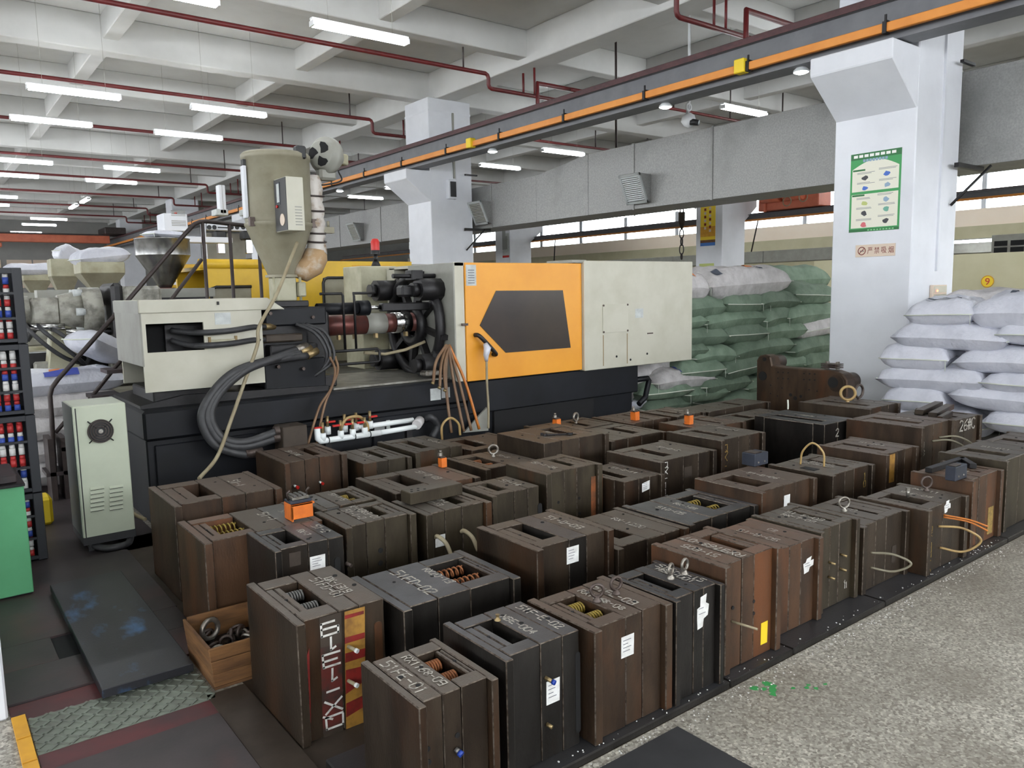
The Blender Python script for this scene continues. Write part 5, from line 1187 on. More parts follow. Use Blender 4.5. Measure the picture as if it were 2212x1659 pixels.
def sack(c, L, W, T, m, seed, lab, rz=0.0, rx=0.0, ry=0.0, bend=0.0, grp=None, seam=True, prints=()):
    mx = Matrix.Translation(c) @ Matrix.Rotation(rz, 4, 'Z') @ Matrix.Rotation(ry, 4, 'Y') @ Matrix.Rotation(rx, 4, 'X')
    t = thing('sack', lab, 'sack', c, grp)
    vs, fs, ph = sack_mesh(L, W, T, seed, bend)
    b = MB().add(vs, fs, True, mx)
    b.build('bag', K[m], t)
    if seam:
        r = random.Random(seed)
        for s in (-1, 1):
            MB().tube([mx @ Vector((s*L/2*.985, W/2*v*.96, -bend+r.uniform(-.004, .004))) for v in (-1, -.5, 0, .5, 1)], .006, 5).build('seam', K['thread'], t)
        if r.random() < .6:
            p = mx @ Vector((-L/2*.98, -W/2*.9, -bend)); MB().tube([p, p+Vector((0, -.005, -.05)), p+Vector((0, -.004, -.1))], .003, 4).build('thread_end', K['thread'], t)
    for (u0, u1, v0, v1, pm) in prints:
        n = 8; q = []; f2 = []
        for i in range(n+1):
            for j in range(n+1):
                s_ = sack_surf(L, W, T, ph, bend, u0+(u1-u0)*i/n, v0+(v1-v0)*j/n)[0]
                q.append((s_[0], s_[1]-.004, s_[2]+.007))
        for i in range(n):
            for j in range(n):
                a = i*(n+1)+j; f2.append((a, a+1, a+n+2, a+n+1))
        MB().add(q, f2, True, mx).build('print', K[pm], t)
    return t
ORD = ['first', 'second', 'third', 'fourth', 'fifth', 'sixth', 'seventh', 'eighth']
# white poly sacks by the near column; face turned to -X
def xsack(X0, u0, v0, u1, v1, dep, m, lab, end=False, seed=0, grp=None, **k):
    a = onx(u0, (v0+v1)/2, X0); b = onx(u1, (v0+v1)/2, X0); zt = onx((u0+u1)/2, v0, X0).z; zb = onx((u0+u1)/2, v1, X0).z
    c = Vector((X0+dep/2, (a.y+b.y)/2, (zt+zb)/2)); w = abs(a.y-b.y); T = (zt-zb)*1.16
    q = random.Random(seed*7)
    return sack(c, dep if end else w, w if end else dep, T, m, seed, lab, (0 if end else math.pi/2)+q.uniform(-.05, .05), q.uniform(-.06, .06), q.uniform(-.03, .03), q.uniform(0, .025), grp=grp, **k)
WG = 'white poly sacks stacked beside the near column'
WS = [ # u0 v0 u1 v1 end
 (1950, 650, 2106, 703, 1, 'white poly sack on top of the pile, left one with printed lettering', ((-.66, -.6, -.55, .5, 'print_dark'), (-.5, -.42, -.2, .5, 'print_dark'))),
 (2090, 640, 2330, 716, 0, 'white poly sack on top of the pile, right one with small dark print', ((-.5, -.4, .35, .6, 'print_dark'), (-.3, -.14, .3, .62, 'print_dark'), (.2, .32, .3, .6, 'print_dark'))),
 (1922, 701, 2173, 757, 0, 'white poly sack, left one in the second course from the top', ()),
 (2147, 697, 2330, 752, 1, 'white poly sack, right one in the second course from the top', ()),
 (1894, 744, 2045, 800, 1, 'white poly sack, left one in the third course, printed on its edge', ((-.72, -.66, -.4, .4, 'print_dark'),)),
 (2056, 756, 2330, 809, 0, 'white poly sack, right one in the third course from the top', ()),
 (1889, 795, 2126, 849, 0, 'white poly sack, left one in the fourth course, the longest visible', ()),
 (2106, 806, 2330, 858, 1, 'white poly sack, right one in the fourth course from the top', ()),
 (1900, 840, 2042, 894, 1, 'white poly sack, left one in the fifth course behind the dark billets', ()),
 (2045, 843, 2330, 899, 0, 'white poly sack, right one in the fifth course from the top', ()),
 (1905, 888, 2110, 945, 0, 'white poly sack, left one in the bottom course', ()),
 (2115, 893, 2330, 949, 1, 'white poly sack, right one in the bottom course', ()),
]
for i, (u0, v0, u1, v1, e, lab, pr) in enumerate(WS):
    xsack(7.9, u0, v0, u1, v1, .58 if u0 < 2000 else (.62 if not e else 1.0), 'sack_white', lab, bool(e), 100+i, WG, prints=pr)
sack(Vector((9.2, 3.45, 1.38)), .95, .6, .24, 'sack_grey', 131, 'cream white sack behind the top of the white pile, left', math.pi/2, grp=WG)
sack(Vector((9.2, 2.5, 1.38)), .95, .6, .24, 'sack_grey', 132, 'cream white sack behind the top of the white pile, right', math.pi/2, grp=WG)
for i in range(5): 
    sack(Vector((9.15, 3.4, .12+.235*i)), .9, .62, .25, 'sack_white', 140+i, 'white sack in the row behind the white pile, %s from the floor, left' % ORD[i], math.pi/2, grp=WG, seam=False)
    sack(Vector((9.15, 2.5, .12+.235*i)), .9, .62, .25, 'sack_white', 150+i, 'white sack in the row behind the white pile, %s from the floor, right' % ORD[i], math.pi/2, grp=WG, seam=False)
# green woven sacks between press and column; face turned to -Y
def ysack(Y0, u0, v0, u1, v1, dep, m, lab, end=False, seed=0, grp=None, dv=0, **k):
    va, vb = (v0+v1)/2, (v0+v1)/2
    a = ony(u0, va, Y0); b = ony(u1, vb, Y0); zt = ony((u0+u1)/2, v0, Y0).z; zb = ony((u0+u1)/2, v1, Y0).z
    c = Vector(((a.x+b.x)/2, Y0+dep/2, (zt+zb)/2)); w = abs(a.x-b.x); T = (zt-zb)*1.2
    q = random.Random(seed*7)
    return sack(c, dep if end else w, w if end else dep, T, m, seed, lab, (math.pi/2 if end else 0)+q.uniform(-.08, .08), q.uniform(-.08, .08), q.uniform(-.04, .04), q.uniform(0, .03), grp=grp, **k)
GG = 'woven sacks stacked between the press and the near column'
GS = [
 [(1488, 595, 1540, 648, 0, 'w', ((-.6, .1, -.85, -.4, 'print_orange'),)), (1529, 582, 1724, 641, 0, 'w', ((-.1, .06, -.75, -.3, 'print_orange'), (-.8, -.66, -.8, -.45, 'print_dark'), (.2, .3, -.8, -.4, 'print_dark'))), (1685, 580, 1797, 632, 0, 'g', ())],
 [(1490, 642, 1576, 688, 0, 'g', ()), (1562, 630, 1674, 674, 1, 'g', ()), (1650, 629, 1736, 665, 0, 'g', ()), (1726, 614, 1812, 656, 1, 'g', ())],
 [(1480, 684, 1534, 714, 0, 'g', ()), (1528, 674, 1665, 712, 0, 'g', ()), (1655, 662, 1726, 704, 0, 'g', ()), (1706, 657, 1830, 698, 0, 'g', ())],
 [(1488, 709, 1580, 750, 0, 'g', ()), (1572, 700, 1664, 743, 1, 'g', ()), (1652, 699, 1748, 737, 0, 'g', ()), (1735, 690, 1820, 728, 1, 'w', ())],
 [(1478, 745, 1536, 776, 0, 'g', ()), (1512, 748, 1600, 784, 0, 'g', ()), (1590, 733, 1724, 774, 0, 'g', ()), (1714, 728, 1830, 767, 0, 'g', ())],
 [(1480, 777, 1572, 821, 1, 'g', ()), (1566, 772, 1660, 819, 1, 'g', ()), (1650, 769, 1754, 806, 0, 'g', ()), (1740, 760, 1830, 800, 0, 'g', ())],
 [(1418, 801, 1556, 843, 0, 'w', ((-.2, .5, -.9, -.35, 'print_blue'),)), (1522, 816, 1634, 853, 0, 'g', ()), (1625, 812, 1740, 850, 0, 'g', ()), (1730, 800, 1830, 840, 0, 'g', ())],
 [(1392, 828, 1502, 864, 1, 'g', ()), (1496, 838, 1580, 872, 0, 'g', ()), (1572, 846, 1680, 884, 0, 'g', ()), (1670, 845, 1780, 882, 0, 'g', ())],
]
sd = 200
for r, row in enumerate(GS):
    for c, (u0, v0, u1, v1, e, m, pr) in enumerate(row):
        sd += 1
        lab = '%s sack behind the press, %s course from the top, %s' % ('grey green woven' if m == 'g' else 'off white printed', ORD[r], ['leftmost', 'second from left', 'third from left', 'rightmost'][c if c < len(row)-1 else 3])
        ysack(6.25 if (r, c) == (0, 2) else 5.95, u0, v0, u1, v1, .85 if e else .7, 'sack_green' if m == 'g' else 'sack_grey', lab, bool(e), sd, GG, prints=pr)
for i, (u0, v0, u1, v1, m, lab) in enumerate((
 (1358, 788, 1442, 832, 'sack_grey', 'white sack at the foot of the pile under the press end, upper'), (1418, 778, 1505, 805, 'sack_grey', 'white sack drooping beside the press end cover'),
 (1352, 826, 1408, 866, 'sack_grey', 'small white sack at the foot of the pile, middle'), (1362, 858, 1424, 890, 'sack_white', 'white sack at the foot of the pile, lower'), (1405, 862, 1500, 895, 'sack_green', 'green sack on the floor behind the back row moulds'),
 (1325, 845, 1370, 885, 'sack_white', 'white sack half hidden behind the press base'))):
    ysack(6.1+.1*(i % 2), u0, v0, u1, v1, .6, m, lab, False, 300+i, GG)
sack(Vector((8.3, 6.95, 1.62)), .9, .55, .24, 'sack_green', 310, 'pale green sack peeping over the white printed sacks', 0, grp=GG)
sack(Vector((10.4, 6.9, 1.55)), .9, .55, .26, 'sack_white', 311, 'white sack behind the upper right end of the green pile', 0, grp=GG)

# ================================================================== rusty machine platen leaning behind the moulds
X = 7.25
def PX(u, v): return onx(u, v, X)
a = PX(1640, 860); b = PX(1832, 800)
t = thing('machine_platen', 'rusty brown cast platen with bores standing upright before the green sacks', 'platen', (X, (a.y+b.y)/2, 0))
prof = [(1634, 778), (1640, 768), (1652, 766), (1664, 770), (1668, 790), (1690, 794), (1800, 801), (1820, 808), (1830, 822)]
ply = [(PX(u, v).y, PX(u, v).z) for u, v in prof]; ply += [(PX(1832, 860).y, .0), (PX(1634, 860).y, .0)]
MB().prism(ply, 0, X, X+.16).build('plate', K['umber'], t, .012)
c = PX(1806, 828); MB().cyl((X-.005, c.y+.0, c.z), (X+.32, c.y, c.z), .085, n=24).build('corner_boss', K['umber'], t)
c2 = PX(1652, 785); MB().cyl((X+.02, c2.y, c2.z), (X+.3, c2.y, c2.z), .075, n=24).build('corner_boss', K['umber'], t)
for (u, v, r) in ((1648, 812, .05), (1800, 826, .055), (1652, 776, .022)):
    p = PX(u, v); MB().cyl((X-.008, p.y, p.z), (X+.01, p.y, p.z), r, n=20, smooth=False).build('tie_bar_bore', K['hole'], t)
for u in (1681, 1692, 1703, 1737, 1749, 1760):
    for v in (804, 817): 
        p = PX(u, v+(u-1680)*.05); MB().cyl((X-.004, p.y, p.z), (X+.005, p.y, p.z), .009, n=8, smooth=False).build('bolt_hole', K['hole'], t)
for (u, v, r) in ((1708, 853, .018), (1718, 860, .022), (1730, 856, .016), (1665, 832, .008), (1690, 838, .008), (1665, 850, .008), (1748, 842, .008), (1765, 845, .008), (1680, 855, .008)):
    p = PX(u, v); MB().cyl((X-.004, p.y, p.z), (X+.005, p.y, p.z), r, n=10, smooth=False).build('bolt_hole', K['hole'], t)
p = PX(1788, 795); t2 = thing('toggle_clamp', 'small grey toggle clamp lying on the upright platen', 'clamp', (X+.08, p.y, p.z))
for i in range(3): MB().box(X+.02, X+.14, p.y-.09, p.y+.09, p.z-.005+.018*i, p.z+.004+.018*i).build('leaf', K['eye_dark'], t2, .002)
for s in (-.06, .05): MB().box(X+.06, X+.1, p.y+s-.012, p.y+s+.012, p.z-.02, p.z+.06).build('link', K['eye'], t2, .002)

# ================================================================== signs, speaker and switch on the columns
XF = 8.5
def poster():
    tl, br = onx(1839, 335, XF), onx(1942, 495, XF)
    ya, yb, za, zb = tl.y, br.y, br.z, tl.z-.0
    w = ya-yb; h = zb-za
    t = thing('safety_poster', 'green bordered safety poster with rows of small pictures on the near column', 'poster', (XF, (ya+yb)/2, za))
    def q(u0, v0, u1, v1, m, nm, d): return MB().box(XF-.002-d, XF-.0005, ya-u1*w, ya-u0*w, za+v0*h, za+v1*h).build(nm, K[m], t)
    q(0, 0, 1, 1, 'sign_green', 'sheet', 0)
    q(.04, .05, .96, .48, 'sign_cream', 'panel', .0006); q(.04, .515, .96, .8, 'sign_cream', 'panel', .0006)
    arc = [(.04, .8)]+[(.04+.92*i/12, .8+.105*math.sin(math.pi*i/12)) for i in range(13)]
    MB().prism([(ya-u*w, za+v*h) for u, v in arc], 0, XF-.0026, XF-.001).build('panel_arch', K['sign_cream'], t)
    q(0, 0, 1, .035, 'sign_dkgreen', 'footer', .0006); q(.0, .92, 1, 1, 'sign_dkgreen', 'header', .0004)
    for v in (.775, .455): q(.05, v, .3, v+.022, 'sign_dkgreen', 'heading_bar', .0012)
    ic = [(.3, .68, 'ic_dark'), (.73, .71, 'ic_blue'), (.3, .555, 'ic_blue'), (.74, .57, 'ic_pale'), (.3, .36, 'ic_lime'), (.72, .39, 'ic_pale'), (.3, .235, 'ic_dark'), (.74, .265, 'ic_green'), (.3, .09, 'ic_pink'), (.74, .12, 'ic_dark')]
    rr = random.Random(5)
    for (u, v, m) in ic:
        n = 9; pl_ = [(ya-(u+.07*math.cos(i*2*math.pi/n)*rr.uniform(.6, 1.1))*w, za+(v+.034*math.sin(i*2*math.pi/n)*rr.uniform(.6, 1.1))*h) for i in range(n)]
        MB().prism(pl_, 0, XF-.0038, XF-.002).build('picture', K[m], t)
        for k in range(2): q(u-.16, v+.055+k*.014, u+.14+rr.uniform(-.04, .06), v+.062+k*.014, 'text_grey', 'caption_line', .0014)
    for (u0, u1, v) in ((.06, .92, .945), (.25, .75, .885)):
        n = 8
        for i in range(n):
            uu = u0+(u1-u0)*i/n; q(uu, v, uu+(u1-u0)/n*.75, v+.035, 'sign_white' if v > .9 else 'ic_pale', 'title_character', .0016)
    for i in range(9): q(.38+.06*i, .01, .42+.06*i, .026, 'sign_lgreen', 'footer_character', .0012)
poster()
a, b = onx(1849, 531, XF), onx(1934, 551, XF)
t = thing('no_smoking_sign', 'small beige no smoking plate with dark red characters below the poster', 'sign', (XF, (a.y+b.y)/2, b.z))
w = a.y-b.y; z0s, z1s = b.z-.005, a.z+.005; h = z1s-z0s
MB().box(XF-.008, XF-.0005, b.y, a.y, z0s, z1s).build('plate', K['sign_beige'], t, .002)
cc = (XF-.009, a.y-.165*w, (z0s+z1s)/2)
MB().torus((0, 0, 0), h*.31, h*.035, Matrix.Translation(cc) @ Matrix.Rotation(math.pi/2, 4, 'Z'), 24, 6).build('prohibition_ring', K['sign_red'], t)
MB().box(XF-.0105, XF-.008, cc[1]-h*.28, cc[1]+h*.28, cc[2]-h*.03, cc[2]+h*.03, Matrix.Translation(cc) @ Matrix.Rotation(math.radians(-45), 4, 'X') @ Matrix.Translation([-q for q in cc])).build('slash', K['sign_red'], t)
MB().box(XF-.0095, XF-.008, cc[1]-h*.2, cc[1]+h*.16, cc[2]-h*.035, cc[2]+h*.02).build('cigarette', K['ic_dark'], t)
for i, ch in enumerate('严禁吸烟'):
    yc = a.y-(.31+.175*i)*w
    thicken(font_text(ch, (XF-.0085, yc, z0s+h*.24), (0, -1, 0), (0, 0, 1), h*.52, w*.13), (-1, 0, 0), .0012).build('character', K['sign_red'], t)
p = ony(972, 410, 13.64); t = thing('wall_speaker', 'slim black fronted loudspeaker on the second column', 'speaker', p)
a, b = ony(964, 388, 13.62), ony(983, 431, 13.62)
MB().box(a.x, b.x, 13.54, 13.638, b.z, a.z).build('cabinet', K['wall_white'], t, .01)
MB().box(a.x+.04, b.x-.02, 13.53, 13.541, b.z+.04, a.z-.04).build('grille', K['fan_black'], t, .004)
a, b = ony(2008, 616, 4.03), ony(2036, 652, 4.03)
t = thing('switch_box', 'beige switch box with a glowing red light on the near column flank', 'switch', (a.x, 4.0, b.z))
MB().box(a.x, b.x, 3.99, 4.028, b.z, a.z).build('box', K['sign_beige'], t, .004)
MB().box(a.x+.012, b.x-.012, 3.984, 3.991, (a.z+b.z)/2+.012, a.z-.012).build('socket', K['cream'], t, .003); MB().box(a.x+.012, b.x-.012, 3.984, 3.991, b.z+.012, (a.z+b.z)/2-.005).build('socket', K['cream'], t, .003)
p = ony(2024, 628, 3.985); MB().cyl((p.x, 3.975, p.z), (p.x, 3.99, p.z), .011, n=10).build('indicator', K['led_red'], t)
XQ = 17.886
a, b = onx(1514, 433, XQ), onx(1545, 530, XQ)
t = thing('notice_poster', 'tall yellow poster with blue ends on a column of the next bay', 'poster', (XQ, b.y, b.z))
hh = a.z-b.z
MB().box(XQ-.006, XQ-.001, b.y, a.y, b.z, a.z).build('sheet', K['sign_yellow'], t)
MB().box(XQ-.008, XQ-.004, b.y, a.y, b.z, b.z+hh*.07).build('footer', K['sign_blue'], t); MB().box(XQ-.008, XQ-.004, b.y, a.y, a.z-hh*.1, a.z).build('header', K['sign_blue'], t)
MB().box(XQ-.008, XQ-.004, b.y, a.y, b.z+hh*.2, b.z+hh*.42).build('picture_band', K['paint_line_yellow'], t); MB().box(XQ-.008, XQ-.004, b.y, a.y, b.z+hh*.07, b.z+hh*.13).build('skyline', K['wood'], t)
for k, (yf, n) in enumerate(((.35, 7), (.68, 7))):
    for i in range(n): MB().box(XQ-.0095, XQ-.006, b.y+(a.y-b.y)*yf-.035, b.y+(a.y-b.y)*yf+.035, b.z+hh*(.3+.08*i+.06*k), b.z+hh*(.355+.08*i+.06*k)).build('title_character', K['paint_red'] if i % 2 else K['sign_beige'], t)
a, b = onx(1511, 570, XQ), onx(1542, 600, XQ); tag(MB().box(XQ-.006, XQ-.001, b.y, a.y, b.z, a.z).build('paper_notice', K['ic_lime']), 'pale yellow paper notice low on a column of the next bay', 'notice')
a, b = onx(1085, 505, XQ), onx(1100, 556, XQ)
t = thing('tall_notice', 'narrow grey notice with a red foot on the furthest column of the next bay', 'notice', (XQ, b.y, b.z)); MB().box(XQ-.006, XQ-.001, b.y, a.y, b.z, a.z).build('sheet', K['sticker'], t); MB().box(XQ-.008, XQ-.004, b.y, a.y, b.z, b.z+.08).build('red_foot', K['valve_red'], t)
for i in range(3): MB().box(XQ-.008, XQ-.004, b.y+.1+.1*i, b.y+.2+.1*i, b.z+.3, b.z+.8+.2*i).build('picture', K['text_grey'], t)

# ================================================================== left foreground: floor sheets, tread plate, black plate, crate of eyebolts
def sheet(x0, x1, y0, y1, z, m, nm, lab, cat, z0=.0004): return tag(MB().box(x0, x1, y0, y1, z0, z).build(nm, K[m], None, .001), lab, cat)
sheet(.165, .95, 3.52, 3.84, .012, 'floor_dark', 'floor_sheet', 'dark steel floor sheet in front of the square pit', 'floor sheet')
sheet(.165, .385, 3.842, 4.13, .012, 'floor_dark', 'floor_sheet', 'small dark floor sheet left of the square pit', 'floor sheet')
sheet(.165, .955, 4.132, 5.3, .012, 'floor_dark', 'floor_sheet', 'dark floor sheet between the green bench and the black plate', 'floor sheet')
sheet(.215, .8, .9, 2.93, .012, 'floor_dark', 'floor_sheet', 'large purplish steel floor sheet in the near left corner', 'floor sheet')
sheet(.602, .95, 3.842, 4.13, .012, 'floor_dark', 'floor_sheet', 'dark floor sheet under the right side of the scuffed plate', 'floor sheet')
sheet(.387, .6, 3.842, 4.13, .003, 'dark_slot', 'floor_pit', 'black square pit beside the scuffed plate', 'pit')
sheet(.802, .955, .9, 3.1, .008, 'steel_block', 'floor_strip', 'dirty brown floor strip along the near moulds', 'floor strip')
sheet(.165, .83, 3.36, 3.51, .006, 'paint_line_red', 'red_line', 'worn dark red floor line behind the tread plate', 'floor line'); sheet(.215, .83, 2.935, 3.06, .006, 'paint_line_red', 'red_line', 'worn dark red floor line in front of the tread plate', 'floor line')
sheet(-.4, .205, 2.5, 3.0, .006, 'floor_dark', 'floor_sheet', 'dark floor sheet at the foot of the chipped column', 'floor sheet')
for i, (ya, yb) in enumerate(((3.215, 3.4), (3.03, 3.205), (2.84, 3.02))): sheet(.165, .211, ya, yb, .014, 'paint_line_yellow', 'yellow_block', 'yellow painted floor block at the chipped column, %s from it' % ORD[i], 'floor marking')
fz = MB().box(-1.5, 1.19, 5.301, 9.5, .0001, .0003).build('floor_section', K['floor_dark']); struct(fz); tag(fz, 'dark oily floor beside the pale green cabinet')
tp = thing('tread_plate', 'grey green tread plate strip with raised lugs', 'tread plate', (.5, 3.2, 0))
MB().box(.215, .83, 3.062, 3.358, .0004, .008).build('sheet', K['tread'], tp, .001)
lg = MB(); i = 0
for ix in range(18):
    for iy in range(9):
        x = .232+ix*.0345; y = 3.078+iy*.033
        s = 1 if (ix+iy) % 2 else -1
        lg.box(-.019, .019, -.005, .005, 0, .004, Matrix.Translation((x, y, .008)) @ Matrix.Rotation(s*.785, 4, 'Z'))
o = lg.build('lugs', K['tread'], tp); o['kind'] = 'stuff'
pb = tag(MB().box(.465, .815, 3.31, 4.76, .022, .06).build('scuffed_plate', K['plate_blue'], None, .003), 'thick black steel plate with blue scuffs lying on the floor', 'steel plate')
for i, (x, y) in enumerate(((.6, 3.5), (.6, 4.5))):
    tag(MB().box(x-.1, x+.15, y-.04, y+.04, .0125, .0218).build('wood_batten', K['wood']), 'flat batten under the scuffed black plate, %s end' % ('near' if i == 0 else 'far'), 'batten')
tag(MB().box(.95, 2.086, 1.05, 1.762, .0005, .006).build('rubber_mat', K['mat_black'], None, .002), 'black rubber mat before the front row of moulds', 'mat')
# wooden crate with eyebolts
t = thing('wooden_crate', 'small old wooden crate filled with dark eyebolts', 'crate', (1.0, 3.33, 0))
X0, X1, Y0, Y1, ZC = .845, 1.12, 3.13, 3.5, .175
fl = .012
def board(p, nm='plank'): MB().add(p, [(0,1,2,3),(4,5,6,7),(0,1,5,4),(1,2,6,5),(2,3,7,6),(3,0,4,7)]).build(nm, K['wood'], t, .002)
for k in range(3):
    za, zb = .012+ZC/3*k+.001, .012+ZC/3*(k+1)-.001; ea, eb = fl*k/3*1.4, fl*(k+1)/3*1.4
    jit = .002*(k % 2)
    board([(X0-ea, Y0-ea-jit, za), (X1, Y0-ea-jit, za), (X1, Y0-ea+.012, za), (X0-ea, Y0-ea+.012, za), (X0-eb, Y0-eb-jit, zb), (X1, Y0-eb-jit, zb), (X1, Y0-eb+.012, zb), (X0-eb, Y0-eb+.012, zb)])
    board([(X0-ea, Y0, za), (X0-ea+.012, Y0, za), (X0-ea+.012, Y1, za), (X0-ea, Y1, za), (X0-eb, Y0, zb), (X0-eb+.012, Y0, zb), (X0-eb+.012, Y1, zb), (X0-eb, Y1, zb)])
    MB().box(X0, X1, Y1-.012, Y1, za, zb+.006).build('plank', K['wood'], t, .002); MB().box(X1-.012, X1, Y0+.01, Y1, za, zb).build('plank', K['wood'], t, .002)
MB().box(X0, X1, Y0, Y1, .001, .012).build('crate_floor', K['wood'], t)
MB().box(X0+.015, X1-.015, Y0+.015, Y1-.015, .012, .075).build('iron_filling', K['black_iron'], t)
rr = random.Random(21)
for i in range(16):
    x = rr.uniform(X0+.04, X1-.05); y = rr.uniform(Y0+.05, Y1-.05); z = .1+rr.uniform(0, .035); R = .026 if i else .042
    g = Matrix.Translation((x, y, z)) @ Matrix.Rotation(rr.uniform(0, 6), 4, 'Z') @ Matrix.Rotation(rr.uniform(-1.2, 1.2), 4, 'X')
    if i == 0: g = Matrix.Translation((X0+.07, Y1-.1, .15)) @ Matrix.Rotation(.4, 4, 'Z')
    e = MB().torus((0, 0, 0), R, R*.28, g, 18, 7); e.lathe([(.012, -R-.03), (.012, -R-.005), (.018, -R)], (0, 0, 0), 10, g)
    o = e.build('eyebolt', K['eye_dark'] if i % 4 else K['eye']); tag(o, 'large loose dark eyebolt standing upright in the wooden crate' if i == 0 else 'loose dark eyebolt lying in the wooden crate', 'eyebolt', 'eyebolts in the wooden crate')
# green bench and black tray
t = thing('green_bench', 'green painted steel cupboard with a dark top at the left edge', 'cupboard', (.1, 5.0, 0))
gz = ony(70, 1046, 4.82).z
MB().box(-.5, .395, 4.82, 5.28, .02, gz).build('body', K['green_paint'], t, .004); MB().box(-.5, .4, 4.8, 5.3, gz, gz+.015).build('top', K['black_iron'], t, .002)
MB().box(-.5, .39, 4.84, 5.26, 0, .02).build('plinth', K['mat_black'], t)
tag(MB().box(-.4, .37, 4.84, 5.22, gz+.0155, gz+.06).build('metal_tray', K['floor_dark'], None, .006), 'shallow dark metal tray on the green cupboard', 'tray')
# black crates of bobbins
zs = [0.001]+[ony(90-12*i, v, 5.47).z for i, v in enumerate((1062, 894, 741, 577))]
CN = ['bottom', 'second', 'third', 'top']
for k in range(4):
    za, zb = zs[k]+.001, zs[k+1]-.004
    t = thing('plastic_crate', 'black plastic crate of coloured bobbins, %s of the stack' % CN[k] if k in (0, 3) else 'black plastic crate of coloured bobbins, %s from the floor' % CN[k], 'crate', (.3, 5.65, za), 'black crates of bobbins')
    xr, yf = .54, 5.47
    for (a, b, c, d, e, f_, nm) in ((-.1, xr, yf, yf+.02, za, za+.03, 'bottom_rail'), (-.1, xr, yf, yf+.02, zb-.035, zb, 'top_rail'), (xr-.02, xr, yf, yf+.4, za, zb, 'side_wall'), (-.1, -.08, yf, yf+.4, za, zb, 'side_wall'), (-.1, xr, yf+.38, yf+.4, za, zb, 'back_wall'), (-.1, xr, yf, yf+.4, za, za+.012, 'crate_floor'), (xr-.05, xr, yf-.006, yf+.02, za, zb, 'corner_post')):
        MB().box(a, b, c, d, e, f_).build(nm, K['crate'], t, .003)
    nr = 3
    for i in range(1, nr):
        z = za+(zb-za)*i/nr; MB().box(-.1, xr, yf-.002, yf+.012, z-.007, z+.007).build('slat', K['crate'], t)
    for row in range(6):
        hz = (zb-za-.06)/6; z0b = za+.025+row*(hz+.001)
        cc_ = ['bob_red', 'bob_white', 'bob_blue'][(row+k) % 3]; c2 = ['bob_white', 'bob_red', 'bob_white'][(row+2*k) % 3]
        for col in range(4):
            x = .315+col*.048; g = Vector((x, yf+.045, z0b))
            b = thing('bobbin', '%s bobbin with %s cap, %s crate, %s row up, %s from left' % (cc_[4:], c2[4:], CN[k], ORD[row], ORD[col]), 'bobbin', g, 'coloured bobbins in the black crates')
            MB().cyl(g, g+Vector((0, 0, hz*.62)), .017, n=10).build('body', K[cc_], b); MB().cyl(g+Vector((0, 0, hz*.62)), g+Vector((0, 0, hz*.95)), .0165, .014, 10).build('cap', K[c2], b)
# green paint splash, chips of plastic on the floor
rr = random.Random(9)
for (u, v, s, n, lab) in ((1665, 1487, .035, 9, 'green paint splash on the terrazzo, larger'), (1752, 1485, .018, 7, 'green paint splash on the terrazzo, smaller')):
    t = thing('paint_splash', lab, 'paint stain', onz(u, v, 0))
    for i in range(n):
        p = onz(u+rr.gauss(0, 16), v+rr.gauss(0, 5), .0003); m_ = 8
        MB().add([(p.x+s*rr.uniform(.3, .8)*math.cos(q*6.283/m_), p.y+s*rr.uniform(.25, .6)*math.sin(q*6.283/m_), .0006+.0001*i) for q in range(m_)], [tuple(range(m_))]).build('blot', K['sign_green'], t)
db = MB()
for i in range(700):
    k = rr.random()
    if k < .6: x, y, z = rr.uniform(1.2, 5.2), 1.80-abs(rr.gauss(0, .05)), .0008
    elif k < .75: x, y, z = rr.uniform(1.4, 5.2), rr.uniform(1.812, 1.85), .031
    else: x, y, z = rr.uniform(.3, 5.5), rr.uniform(1.0, 3.0), .0008
    if k >= .75 and (y > 1.8): y = 1.80-abs(rr.gauss(0, .05))
    s = rr.uniform(.0008, .0022) if k > .75 else rr.uniform(.001, .0032); db.box(-s, s, -s*.7, s*.7, 0, s, Matrix.Translation((x, y, z)) @ Matrix.Rotation(rr.uniform(0, 6), 4, 'Z'))
o = db.build('debris', K['paper']); tag(o, 'pale plastic chips and fine powder scattered along the base plates', 'debris', kind='stuff')
# ================================================================== background machines
def bgm(nm, lab, loc): return thing(nm, lab, 'machine', loc, 'further injection machines')
Y2 = 8.6
xa, xb = ony(443, 600, Y2).x, ony(890, 600, Y2).x; zt = ony(700, 564, Y2).z
m2 = bgm('yellow_machine', 'yellow covered injection machine standing right behind the orange one', ((xa+xb)/2, Y2+.6, 0))
def bp(par, mb, nm, m, bev=0.0): return mb.build(nm, K[m], par, bev)
bp(m2, MB().box(2.1, xb+1.6, Y2+.1, Y2+1.2, 0, .8), 'base', 'grey_side', .01)
w0, w1 = ony(697, 600, Y2), ony(790, 700, Y2)
v0, v1 = ony(455, 620, Y2), ony(545, 660, Y2)
pn = MB()
zl, zw = .8, w0.z
pn.box(xa, v0.x, Y2, Y2+.03, zl, zt).box(v0.x, v1.x, Y2, Y2+.03, v0.z, zt).box(v1.x, w0.x, Y2, Y2+.03, zl, zt).box(w0.x, w1.x, Y2, Y2+.03, w0.z, zt).box(w1.x, xb, Y2, Y2+.03, zl, zt)
bp(m2, pn, 'guard', 'yellow')
bp(m2, MB().box(w0.x-.01, w1.x+.01, Y2+.012, Y2+.02, zl, w0.z+.01), 'guard_window', 'hopper'); bp(m2, MB().box(v0.x-.01, v1.x+.01, Y2+.012, Y2+.02, zl, v0.z+.01), 'guard_window', 'hopper')
